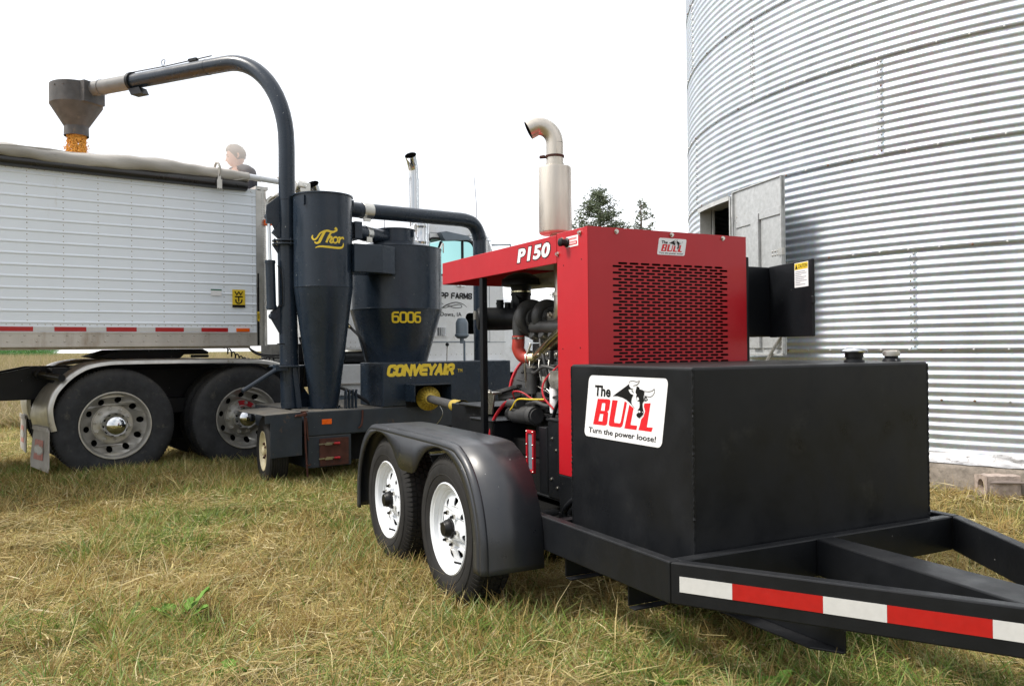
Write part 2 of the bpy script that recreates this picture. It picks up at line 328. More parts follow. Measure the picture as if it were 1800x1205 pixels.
# fuel tank
tk = MB(); tk.box(.17, 1.568, .062, .957, .40, 1.19); TK = tk.build('fuel_tank', M['tankblack'], PU, .012, seg=3)
wd = MB(); random.seed(3)
for (x, y) in ((.172, .064), (1.566, .064), (.172, .955)):
    n = 110; wd.tube([(x+random.uniform(-.0012, .0012), y+random.uniform(-.0012, .0012), .41+.77*i/n) for i in range(n+1)], [.0042+.0008*math.sin(i*1.9)+random.uniform(-.0006, .0006) for i in range(n+1)], 8)
wd.build('weld_bead', M['tankblack'], TK)
c1 = MB()
c1.lathe([(.0, .0), (.046, .0), (.044, .012), (.036, .014), (.036, .022), (.041, .024), (.041, .043), (.038, .045)], (1.239, .2, 1.189), n=32, mats=[0]*3+[0, 1, 1, 1])
c1.lathe([(.038, .045), (.058, .047), (.060, .054), (.052, .062), (.03, .070), (0, .073)], (1.239, .2, 1.189), n=32, mat=2)
c1.build('filler_cap', [M['black'], M['decalblack'], M['chrome']], TK)
c2 = MB()
c2.lathe([(0, 0), (.043, 0), (.038, .014), (.030, .018), (.030, .027)], (1.495, .2, 1.189), n=32, mat=0)
c2.lathe([(.030, .026), (.038, .027), (.039, .034), (.039, .048), (.034, .050), (0, .048)], (1.495, .2, 1.189), n=20, mat=1, smooth=False)
c2.box(1.489, 1.501, .165, .235, 1.238, 1.245, 1)
c2.build('filler_cap', [M['black'], M['alu']], TK)
BULL = {'B': [[(108, 179), (197, 181), (207, 178), (209, 172), (200, 137), (193, 129), (183, 125), (189, 122), (191, 116), (182, 72), (175, 64), (160, 60), (66, 59)], [(143, 161), (169, 162), (163, 127), (132, 126)], [(124, 110), (152, 112), (143, 78), (111, 77)]],
 'U': [[(225, 179), (266, 179), (237, 88), (240, 79), (279, 79), (287, 85), (319, 179), (336, 173), (303, 76), (297, 67), (282, 61), (208, 60), (196, 64), (194, 71)]],
 'L': [[(353, 166), (384, 152), (360, 79), (409, 79), (402, 60), (314, 60)]],
 'M': [[(461, 177), (504, 180), (476, 78), (517, 80), (507, 61), (416, 61), (428, 84), (437, 108), (454, 121), (465, 144), (457, 163)]]}
BLK = {'body': [[(230, 197), (353, 254), (356, 245), (366, 238), (385, 233), (378, 230), (367, 233), (348, 231), (356, 220), (369, 212), (385, 209), (374, 197), (368, 183), (371, 169), (398, 150), (387, 155), (360, 172), (333, 185), (304, 193), (265, 198)]],
 'ear': [[(367, 228), (381, 226), (389, 216), (379, 220)]],
 'head': [[(410, 247), (427, 243), (431, 235), (450, 233), (463, 228), (461, 214), (457, 205), (458, 201), (461, 188), (452, 181), (448, 172), (450, 157), (456, 142), (452, 129), (435, 117), (425, 111), (409, 117), (403, 126), (417, 135), (414, 146), (426, 156), (429, 167), (427, 183), (414, 184), (405, 190), (403, 201), (408, 211), (399, 220), (404, 234)],
  [(407, 200), (420, 201), (425, 191), (415, 186), (407, 191)], [(419, 146), (435, 141), (430, 135), (419, 137)], [(444, 142), (453, 141), (447, 136)]],
 'ear2': [[(462, 203), (475, 207), (486, 193), (472, 186), (462, 187)], [(467, 198), (474, 201), (479, 194), (472, 190)]]}
HORN = [[(353, 253), (354, 261), (364, 267), (389, 268), (413, 266), (430, 272), (425, 263), (410, 253), (383, 248)], [(463, 228), (491, 227), (517, 232), (531, 240), (531, 226), (519, 213), (499, 206), (462, 209)]]
def bull_decal(fn, nrm, name, parent):
    """white slanted sticker; fn(mm x, mm y) -> 3D, nrm = outward normal"""
    mb = MB(); n = Vector(nrm)
    def lay(h): return lambda a, b: V3(fn(a, b))+n*h
    mb.slab(rloop(2, 586, 0, 285, 26, 6, .175)[:], lambda a, b: V3(fn(a-14, b)), n*.0012, 0)
    for k, lp in BULL.items(): v, f = curve2d(lp); mb.sheet(v, f, lay(.0018), 1)
    for lp in BLK['body'], BLK['head']:
        v, f = curve2d([[(p[0]+(p[0]-400)*.02, p[1]+(p[1]-180)*.03) for p in lp[0]]]); mb.sheet(v, f, lay(.0022), 0)
    for k, lp in BLK.items(): v, f = curve2d(lp); mb.sheet(v, f, lay(.0027), 2)
    for h in HORN: v, f = ribbon(h, [2, 2, 2.2, 2.5, 2.5, 1.5, 2.5, 3, 2][:len(h)] if len(h) == 9 else 2.4, 4); mb.sheet(v, f, lay(.0027), 2)
    v, f = text2d('The', 86, 212, 190, 241, .12, .03); mb.sheet(v, f, lay(.0022), 2)
    v, f = text2d('Turn the power loose!', 30, 538, 12, 45, .12, .018); mb.sheet(v, f, lay(.0022), 2)
    return mb.build(name, [M['decalwhite'], M['decalred'], M['decalblack']], parent)
bull_decal(lambda a, b: (.17, .83-a*.001, .857+b*.001), (-1, 0, 0), 'bull_sticker', TK)
# hood
def slot(cx, cz, w, h):
    r = h/2; return [(cx+w/2-r+r*math.sin(a), cz+r*math.cos(a)) for a in np.linspace(0, math.pi, 5)]+[(cx-w/2+r-r*math.sin(a), cz-r*math.cos(a)) for a in np.linspace(0, math.pi, 5)]
loops = [[(.303, .60), (1.343, .60), (1.343, 1.875), (.303, 1.875)]]
for i in range(33):
    z = 1.697-i*.0163; k = 11 if i % 2 else 10
    for j in range(k): loops.append(slot(.477+j*.0702+(0 if i % 2 else .0351), z, .057, .0110))
v, f = curve2d(loops); gp = MB(); gp.sheet(v, f, lambda a, b: (a, 1.0, b)); gp.sheet(v, [q[::-1] for q in f], lambda a, b: (a, 1.003, b))
nv = len(v)
gp.box(.303, 1.343, 1.0035, 1.03, 1.868, 1.875)
gp.build('grille_panel', M['red'], PU)
hd = MB()
hd.box(.303, .309, 1.004, 1.303, .605, 1.8745); hd.box(1.337, 1.343, 1.004, 1.303, .605, 1.8745)
hd.box(.3005, .3065, 1.3035, 2.865, 1.718, 1.8675); hd.box(1.337, 1.343, 1.3035, 2.865, 1.718, 1.8675)
hd.box(.307, 1.3365, 1.031, 2.8595, 1.861, 1.8672); hd.box(.307, 1.3365, 2.8598, 2.865, 1.718, 1.8672)
hd.build('hood_panel', M['red'], PU, .004)
ln = MB(); ln.box(.32, 1.32, 1.45, 2.84, 1.846, 1.858); ln.build('hood_lining', M['lining'], PU)
bl = MB(); bl.box(.303, .34, 1.004, 1.303, .405, .603); bl.box(1.306, 1.343, 1.004, 1.303, .405, .603); bl.box(.301, .345, 1.0, 1.31, .36, .404); bl.build('hood_base', M['black'], PU, .004)
hb = MB()
for (x, z) in ((.473, 1.856), (.824, 1.858), (1.174, 1.858)): hb.hexbolt((x, 1.0, z), (0, -1, 0), .0085, .013)
for (y, z) in ((1.245, 1.835), (1.07, 1.85), (1.29, 1.765)): hb.hexbolt((.302, y, z), (-1, 0, 0), .0085, .013)
hb.build('hood_bolt', M['zinc'], PU)
sc = MB()
for (y, z) in ((1.06, 1.715), (1.235, 1.70), (1.08, 1.27), (1.25, 1.265)): sc.dome((.3028, y, z), (-1, 0, 0), .004, .003)
sc.build('hood_screw', M['decalblack'], PU)
bull_decal(lambda a, b: (.732+a*.00031, 1.0, 1.751+b*.00031), (0, -1, 0), 'bull_sticker', PU)
pt = MB(); fnp = lambda h: (lambda a, b: (.3005-h, 1.752-a, b+1.7475-(a/.40)*.0))
v, f = text2d('P150', 0, .392, .007, .098, .16, .075, 1.08); pt.sheet(v, f, fnp(.0012), 1)
v, f = text2d('P150', .007, .385, .0125, .0925, .16, .045, 1.08); pt.sheet(v, f, fnp(.002), 0)
pt.build('model_lettering', [M['decalwhite'], M['decalblack']], PU)
sl = MB(); sl.slab([(0, 0), (.115, 0), (.115, .055), (0, .055)], lambda a, b: (.303, 1.205-a, 1.788+b), (-.001, 0, 0), 0)
v, f = text2d('AUXILIARY START', .03, .112, .034, .046, 0, .0); 
for k in range(9): sl.box(.3013, .3016, 1.172-k*.0085, 1.177-k*.0085, 1.823, 1.834, 1)
sl.box(.3010, .3018, 1.10, 1.175, 1.797, 1.815, 1)
for k in range(7): sl.box(.3004, .3009, 1.165-k*.009, 1.170-k*.009, 1.801, 1.811, 0)
sl.build('warning_label', [M['decalwhite'], M['decalred']], PU)
kb = MB(); kb.lathe([(.024, 0), (.024, .006), (.018, .01), (.018, .03), (.021, .034), (.021, .045), (.012, .05), (0, .05)], (.3025, 1.197, 1.814), (-1, 0, 0), 20); kb.build('stop_knob', M['decalblack'], PU)
po = MB(); po.box(.3095, .345, 2.24, 2.282, .476, 1.7175); po.box(1.301, 1.3365, 2.24, 2.282, .476, 1.7175); po.build('hood_post', M['black'], PU, .003)
# muffler and stack
sx, sy = .62, 1.85
mu = MB()
mu.lathe([(0, 0), (.085, .0), (.098, .008), (.1, .02), (.1, .395), (.098, .408), (.07, .417), (.056, .42), (.056, .432)], (sx, sy, 1.955), n=40)
mu.build('muffler', M['muffler'], PU, sharp=50)
st = MB()
a0 = 2.385; st.cyl((sx, sy, a0), (sx, sy, a0+.125), .0525, n=28, caps=False)
el = [(sx, sy, a0+.125)]+[(sx-.085*(1-math.cos(t)), sy+.045*(1-math.cos(t)), a0+.125+.105*math.sin(t)) for t in np.linspace(.15, 1.75, 10)]
el += [(el[-1][0]-.04, el[-1][1]+.02, el[-1][2]-.022)]
st.tube(el, [.0525]*(len(el)-2)+[.055, .057], 28, False); st.tube(el[:], [.049]*(len(el)-2)+[.051, .054], 28, False, mat=1)
st.build('exhaust_stack', [M['muffler'], M['dark']], PU)
cl = MB(); cl.lathe([(.053, -.008), (.058, -.006), (.058, .006), (.053, .008)], (sx, sy, 2.43), n=28); cl.cyl((sx-.05, sy+.03, 2.427), (sx-.085, sy+.035, 2.423), .007); cl.bar((sx-.06, sy+.02, 2.43), (sx-.075, sy+.05, 2.43), .012, .016); cl.build('exhaust_clamp', M['rust'], PU)
# radiator, mounts
rd = MB(); rd.box(.40, 1.25, 1.06, 1.24, .5, 1.80)
rd.build('radiator', M['darkrad'], PU)
sh = MB(); sh.box(.312, 1.335, 1.045, 1.058, 1.702, 1.85); sh.box(.312, .395, 1.06, 1.245, .48, 1.85); sh.box(1.255, 1.335, 1.06, 1.245, .48, 1.85); sh.build('radiator_shroud', M['black'], PU)
mp = MB(); mp.box(.325, .36, 1.335, 1.455, .46, .872); mp.box(.325, .50, 1.462, 1.475, .48, .84); mp.box(.345, .40, 1.475, 1.59, .46, .828); mp.box(.32, .53, 1.33, 1.47, .873, .886); mp.box(.33, .5, 1.33, 1.62, .448, .459)
mp.build('engine_mount', M['black'], PU, .003)
mb = MB()
for (y, z) in ((1.41, .78), (1.37, .72), (1.42, .56), (1.36, .52)): mb.hexbolt((.3255, y, z), (-1, 0, 0), .006, .009)
mb.build('mount_bolt', M['zinc'], PU)
sg = MB(); sg.box(.31, .327, 1.596, 1.612, .567, .806); sg.box(.31, .327, 1.668, 1.684, .567, .806); sg.box(.3102, .327, 1.6125, 1.6675, .567, .584); sg.box(.3102, .327, 1.6125, 1.6675, .789, .806)
for y in (1.604, 1.676):
    for z in (.575, .65, .725, .798): sg.dome((.3098, y, z), (-1, 0, 0), .006, .005, 6, 1)
sg.box(.318, .324, 1.6125, 1.6675, .5845, .7885, 2); sg.build('sight_gauge', [M['cablered'], M['zinc'], M['plastgrey']], PU, .002)
# engine
en = MB()
en.box(.59, 1.10, 1.34, 2.14, .86, 1.19); en.box(.62, 1.07, 1.36, 2.12, .60, .86); en.box(.60, 1.09, 1.36, 2.12, 1.19, 1.30); en.box(.66, 1.03, 1.38, 2.10, 1.30, 1.40)
for k in range(6):
    y = 1.42+k*.125; en.cyl((.585, y, .9), (.575, y, 1.17), .035, n=10); en.cyl((.60, y+.06, 1.20), (.565, y+.06, 1.22), .03, .026, n=14)
    en.lathe([(.034, 0), (.034, .03), (.022, .03), (.022, .005), (0, .005)], (.592, y+.03, 1.125), (-1, 0, 0), 14)
en.box(.572, .59, 1.36, 2.13, 1.075, 1.095); en.box(.568, .59, 1.36, 2.13, .985, 1.0); en.box(.565, .6, 1.36, 2.13, .845, .87)
for k in range(18): en.hexbolt((.566, 1.38+k*.043, .857), (-1, 0, 0), .006, .012); en.hexbolt((.571, 1.39+k*.042, 1.085), (-1, 0, 0), .006, .014)
for k in range(5): en.slab([(1.46+k*.14, .88), (1.56+k*.14, .88), (1.54+k*.14, .97), (1.48+k*.14, .97)], lambda a, b: (.58, a, b), (-.012, 0, 0))
en.cyl((.56, 1.5, .94), (.56, 1.78, .95), .028, n=14); en.box(.52, .575, 1.68, 1.76, .9, 1.05)
en.build('engine_block', M['castiron'], PU, .006)
bh = MB(); ec = (.8475, 0, .965)
bh.lathe([(.0, 2.14), (.22, 2.14), (.235, 2.16), (.235, 2.20), (.265, 2.27), (.285, 2.31), (.285, 2.345), (.20, 2.345), (.18, 2.50), (0, 2.52)], ec, (0, 1, 0), 48)
for k in range(16):
    a = k*math.pi/8; c, s_ = math.cos(a), math.sin(a); bh.bar((.8475+.2*c, 2.17, .965+.2*s_), (.8475+.275*c, 2.31, .965+.275*s_), .02, .03, up=(0, 1, 0)); bh.hexbolt((.8475+.272*c, 2.31, .965+.272*s_), (0, -1, 0), .007, .014)
bh.bar((.49, 2.45, .972), (.53, 2.17, 1.03), .045, .022); bh.bar((.51, 2.42, .955), (.55, 2.17, .93), .02, .02); bh.bar((.50, 2.40, .955), (.54, 2.17, .99), .012, .05)
for k in range(5): bh.hexbolt((.535+.03*k, 2.135, 1.12-.03*k), (0, -1, 0), .008, .014)
bh.build('bell_housing', M['castiron'], PU, .004)
su = MB(); su.box(.46, 1.24, 1.30, 2.24, .40, .598); su.box(.52, 1.2, 1.30, 2.26, .60, .70); su.box(.33, 1.36, 1.27, 2.62, .33, .36); su.build('sump', M['dark'], PU, .01)
fl = MB(); fl.lathe([(.284, 2.346), (.296, 2.348), (.296, 2.368), (.284, 2.37)], ec, (0, 1, 0), 64); fl.build('flywheel_rim', M['cablered'], PU)
sm = MB(); sm.cyl((.50, 1.90, .86), (.50, 2.16, .855), .056, n=24); sm.cyl((.50, 1.885, .86), (.50, 1.90, .86), .045, n=24); sm.cyl((.50, 2.16, .855), (.50, 2.24, .853), .04, n=20); sm.cyl((.47, 2.05, .925), (.47, 2.2, .922), .028, n=18); sm.lathe([(.058, 0), (.058, .012)], (.50, 1.96, .859), (0, 1, 0), 24); sm.build('starter_motor', M['castiron'], PU)
bk = MB(); bk.slab([(2.31, .975), (2.43, .975), (2.475, .835), (2.345, .845)], lambda a, b: (.42, a, b), (.012, 0, 0)); bk.box(.405, .47, 2.30, 2.44, .9755, .988); bk.box(.40, .4195, 2.44, 2.46, .84, .97); bk.hexbolt((.4, 2.33, .985), (0, 0, 1), .01, .016); bk.hexbolt((.43, 2.41, .985), (0, 0, 1), .01, .016)
bk.build('mount_bracket', M['zinc'], PU, .002)
# turbo and pipework
tb = MB()
def torus(mb, c, axis, R, r, a0=0, a1=2*math.pi, n=28, rr=None, mat=0):
    x, y = perp(V3(axis)); c = V3(c)
    pts = [c+x*(R*math.cos(a0+(a1-a0)*i/n))+y*(R*math.sin(a0+(a1-a0)*i/n)) for i in range(n)]
    mb.tube(pts, [r*(1+.10*math.cos(2*math.pi*i/n-1)) for i in range(n)], 16, False, mat, True, True)
tc_ = (.60, 2.12, 1.455)
torus(tb, tc_, (0, 1, 0), .085, .038); tb.lathe([(0, -.03), (.06, -.03), (.075, -.05), (.08, .0), (.06, .05), (0, .05)], tc_, (0, -1, 0), 28)
torus(tb, (.635, 1.98, 1.46), (0, 1, 0), .075, .036); tb.lathe([(0, .05), (.05, .05), (.062, .02), (.062, -.05), (.045, -.06), (0, -.06)], (.635, 1.98, 1.46), (0, 1, 0), 24)
tb.cyl((.61, 2.10, 1.455), (.63, 1.98, 1.46), .045)
tb.tube(spline([(.535, 2.13, 1.51), (.515, 2.135, 1.47), (.51, 2.14, 1.42), (.512, 2.14, 1.36), (.512, 2.14, 1.335)], 5), [.036]*21, 18)
for k in range(8): a = k*math.pi/4; tb.hexbolt((.635+.058*math.cos(a), 1.925, 1.46+.058*math.sin(a)), (0, -1, 0), .006, .014)
tb.build('turbocharger', M['castiron'], PU)
ic = MB(); ic.tube([(.33, 2.36, 1.462), (.345, 2.355, 1.462), (.50, 2.31, 1.462), (.56, 2.25, 1.46), (.59, 2.17, 1.457)], [.066, .074, .074, .068, .058], 28); ic.cyl((.48, 2.33, 1.53), (.48, 2.33, 1.585), .024, n=14); ic.cyl((.53, 2.32, 1.53), (.53, 2.32, 1.57), .02, n=14); ic.lathe([(.018, .0), (.028, .002), (.028, .012), (.018, .014)], (.48, 2.33, 1.555), n=14)
ic.slab([(2.2, 1.5), (2.36, 1.5), (2.33, 1.58), (2.27, 1.62), (2.22, 1.58)], lambda a, b: (.56, a, b), (.03, 0, 0))
ic.build('intake_pipe', M['black'], PU)
ms = MB(); ms.lathe([(0, .235), (.05, .232), (.09, .215), (.125, .19), (.128, .178), (.128, .150), (.118, .146), (.07, .144), (.064, .12), (.064, .10), (.068, .098), (.068, .086), (.063, .084), (.063, .0)], (.62, 2.30, 1.53), n=36); ms.build('air_precleaner', M['black'], PU, sharp=40)
mc = MB(); mc.lathe([(.064, 0), (.0665, .001), (.0665, .010), (.064, .011)], (.62, 2.30, 1.634), n=32); mc.build('hose_clamp', M['brass'], PU)
rh = MB(); rh.tube(spline([(.512, 2.14, 1.350), (.512, 2.14, 1.31), (.513, 2.145, 1.265), (.53, 2.125, 1.222), (.556, 2.085, 1.205), (.575, 2.055, 1.208)], 6), .040, 24); rh.build('silicone_hose', M['hosered'], PU)
hc = MB()
hc.lathe([(.0405, -.006), (.0425, -.005), (.0425, .005), (.0405, .006)], (.512, 2.14, 1.335), n=28); hc.lathe([(.0405, -.006), (.0425, -.005), (.0425, .005), (.0405, .006)], (.556, 2.085, 1.206), (.45, -.85, .05), n=28)
hc.bar((.475, 2.12, 1.335), (.475, 2.10, 1.335), .012, .012); hc.bar((.54, 2.08, 1.252), (.55, 2.06, 1.252), .014, .012)
hc.build('hose_clamp', M['zinc'], PU)
cp = MB(); cp.tube(spline([(.565, 2.075, 1.205), (.59, 2.02, 1.215), (.585, 1.90, 1.27), (.57, 1.75, 1.335), (.56, 1.55, 1.40), (.56, 1.3, 1.45)], 6), .043, 24); cp.build('charge_pipe', M['brass'], PU)
ep = MB(); ep.tube(spline([(.635, 1.93, 1.455), (.63, 1.88, 1.448), (.615, 1.81, 1.46), (.605, 1.775, 1.51), (.603, 1.77, 1.58)], 6), .040, 24); ep.cyl((.603, 1.77, 1.575), (.612, 1.80, 1.83), .034, n=24); ep.cyl((.612, 1.80, 1.83), (.62, 1.85, 1.96), .034, n=24); ep.lathe([(.04, -.01), (.05, -.01), (.05, .01), (.04, .01)], (.603, 1.77, 1.59), n=24); ep.hexbolt((.575, 1.84, 1.47), (-1, 0, 0), .012, .02); ep.build('exhaust_pipe', M['muffler'], PU)
tu = MB(); tu.tube([(.75, 1.62, 1.70), (.75, 2.4, 1.715)], .05, 20); tu.build('cooler_tube', M['alu'], PU)
gb = MB(); gb.lathe([(.051, 0), (.052, .002), (.052, .04), (.051, .042)], (.75, 1.93, 1.706), (0, 1, .02), 20); gb.build('green_band', mat('green_band', (.03, .25, .07), .5), PU)
al = MB(); al.cyl((.50, 1.50, 1.09), (.50, 1.66, 1.09), .05, n=24)
for k in range(10): al.box(.448, .465, 1.507+k*.014, 1.513+k*.014, 1.04, 1.14)
al.box(.51, .55, 1.56, 1.60, .88, 1.06); al.build('alternator', M['alu'], PU)
ft = MB(); ft.lathe([(0, 0), (.028, .004), (.03, .02), (.03, .15), (.024, .165), (0, .165)], (.50, 1.675, .89), n=20); ft.build('oil_filter', M['decalwhite'], PU)
cu_ = MB(); rg_ = random.Random(21)
for k in range(6): y = 1.44+k*.118; cu_.tube(spline([(.545, y+.02, 1.20), (.53, y, 1.15), (.535, y-.03, 1.06), (.55, 1.72+.02*k, 1.0), (.555, 1.74, .97)], 5), .0042, 6, mat=1)
for k in range(7): y = 1.40+k*.105; cu_.box(.556, .585, y, y+.06, 1.205, 1.255); cu_.hexbolt((.555, y+.03, 1.23), (-1, 0, 0), .008, .014, 1)
for k in range(22): cu_.hexbolt((.585, rg_.uniform(1.4, 2.12), rg_.uniform(.9, 1.18)), (-1, 0, 0), rg_.uniform(.006, .010), .018, k % 2)
cu_.cyl((.52, 1.98, .99), (.52, 1.98, 1.12), .033, n=18); cu_.lathe([(.036, 0), (.036, .03), (.02, .04), (0, .04)], (.52, 1.98, 1.12), n=18)
cu_.cyl((.54, 1.86, 1.03), (.54, 1.86, 1.10), .022, n=14, mat=1); cu_.box(.53, .58, 1.88, 1.96, .93, 1.0); cu_.box(.54, .58, 2.02, 2.10, .95, 1.06); cu_.cyl((.54, 2.06, 1.0), (.52, 2.06, 1.0), .025, n=14)
cu_.tube(spline([(.55, 2.05, 1.3), (.53, 2.08, 1.2), (.54, 2.1, 1.1), (.56, 2.12, 1.0)], 5), .009, 8, mat=1); cu_.tube(spline([(.60, 2.0, 1.40), (.57, 1.96, 1.3), (.56, 1.9, 1.2), (.57, 1.88, 1.1)], 5), .011, 8)
cu_.tube(spline([(.54, 1.7, 1.14), (.50, 1.8, 1.16), (.50, 1.92, 1.12), (.53, 2.06, 1.16), (.56, 2.12, 1.24)], 5), .010, 8); cu_.tube(spline([(.53, 1.62, .98), (.50, 1.75, .93), (.49, 1.88, .945), (.52, 2.05, .92)], 5), .013, 8)
cu_.build('fuel_injection', [M['castiron'], M['zinc']], PU, .002)
mf_ = MB(); mf_.box(.58, .70, 1.40, 2.08, 1.305, 1.37)
for k in range(6): mf_.cyl((.60, 1.45+k*.118, 1.34), (.55, 1.45+k*.118, 1.36), .032, n=14)
mf_.tube([(.57, 1.42, 1.39), (.57, 2.05, 1.40)], .038, 16); mf_.build('exhaust_manifold', M['castiron'], PU, .006)
wr = MB(); wr.tube(spline([(.47, 2.16, .945), (.44, 2.22, .91), (.40, 2.29, .80), (.38, 2.30, .66), (.40, 2.3, .5)], 6), .011, 10); wr.tube(spline([(.47, 2.12, .95), (.44, 2.08, 1.0), (.46, 2.0, 1.0), (.5, 1.9, .955), (.55, 1.75, .96)], 6), .005, 8); wr.tube(spline([(.52, 1.60, 1.2), (.46, 1.72, 1.08), (.44, 1.70, .99), (.46, 1.62, .92)], 6), .006, 8); wr.build('battery_cable', M['cablered'], PU)
wy = MB(); wy.tube(spline([(.45, 2.14, .885), (.44, 2.1, .9), (.45, 2.04, .955), (.48, 1.93, .96), (.53, 1.8, .965)], 6), .005, 8); wy.build('yellow_wire', M['decalyellow'], PU)
wb = MB(); wb.tube(spline([(.55, 1.9, .98), (.5, 1.75, .97), (.47, 1.6, .99), (.43, 1.5, .95)], 6), .008, 8); wb.tube(spline([(.46, 1.65, .80), (.44, 1.58, .90), (.43, 1.50, .98), (.43, 1.42, 1.03)], 6), .011, 10); wb.tube(spline([(.56, 2.02, 1.18), (.53, 2.05, 1.05), (.54, 2.03, .95), (.55, 1.95, .93)], 5), .008, 8); wb.tube(spline([(.52, 2.3, .84), (.49, 2.3, .74), (.49, 2.32, .6)], 5), .008, 8)
wb.tube(spline([(.28, 1.16, .34), (.27, 1.2, .42), (.285, 1.14, .49), (.30, 1.08, .52)], 6), .016, 12); wb.build('cable_loom', M['black'], PU)
pb = MB(); pb.box(.52, 1.18, 2.62, 3.24, .48, .865); pb.cyl((.606, 3.16, .827), (.606, 3.30, .827), .045); pb.box(.47, 1.22, 2.55, 3.0, .866, .88); pb.box(.38, .62, 2.24, 2.60, .48, .80); pb.box(.37, .63, 2.23, 2.6, .801, .812); pb.build('clutch_housing', M['black'], PU, .006)
# control box with its open door
cb = MB(); cb.box(1.344, 1.628, 1.10, 1.40, 1.322, 1.726); cb.box(1.3435, 1.365, 1.0, 1.42, 1.17, 1.765); cb.build('control_box', M['black'], PU, .006)
dv = Vector((1.478-1.613, .662-1.099, 0)); dl = dv.length; dd = dv.normalized(); dn = Vector((dd.y, -dd.x, 0))
if dn.x > 0: dn = -dn
dr = MB(); dr.slab([(-.004, 1.318), (dl, 1.318), (dl, 1.728), (-.004, 1.728)], lambda a, b: Vector((1.613, 1.098, b))+dd*a, -dn*.018); dr.box(1.47, 1.49, .648, .664, 1.49, 1.53); DR = dr.build('control_box_door', M['black'], PU, .004)
lb = MB(); fl_ = lambda h: (lambda a, b: Vector((1.613, 1.098, b))+dd*a+dn*h)
def q4(a, b, c, d_, h, m_): lb.slab([(a, c), (b, c), (b, d_), (a, d_)], fl_(h), dn*.0005, m_)
q4(.285, .425, 1.585, 1.718, .0005, 0); q4(.288, .422, 1.681, 1.715, .0012, 1)
v, f = text2d('CAUTION', .325, .418, 1.688, 1.708, 0, .02); lb.sheet(v, f, fl_(.002), 2)
v, f = curve2d([[(.293, 1.685), (.319, 1.685), (.306, 1.711)]]); lb.sheet(v, f, fl_(.002), 2)
for k, w in enumerate((.10, .115, .06, .11, .09, .115, .05, .1)): q4(.295, .295+w, 1.668-k*.010, 1.6705-k*.010, .0012, 3)
lb.build('caution_label', [M['decalwhite'], M['decalyellow'], M['decalblack'], M['plastgrey']], DR)
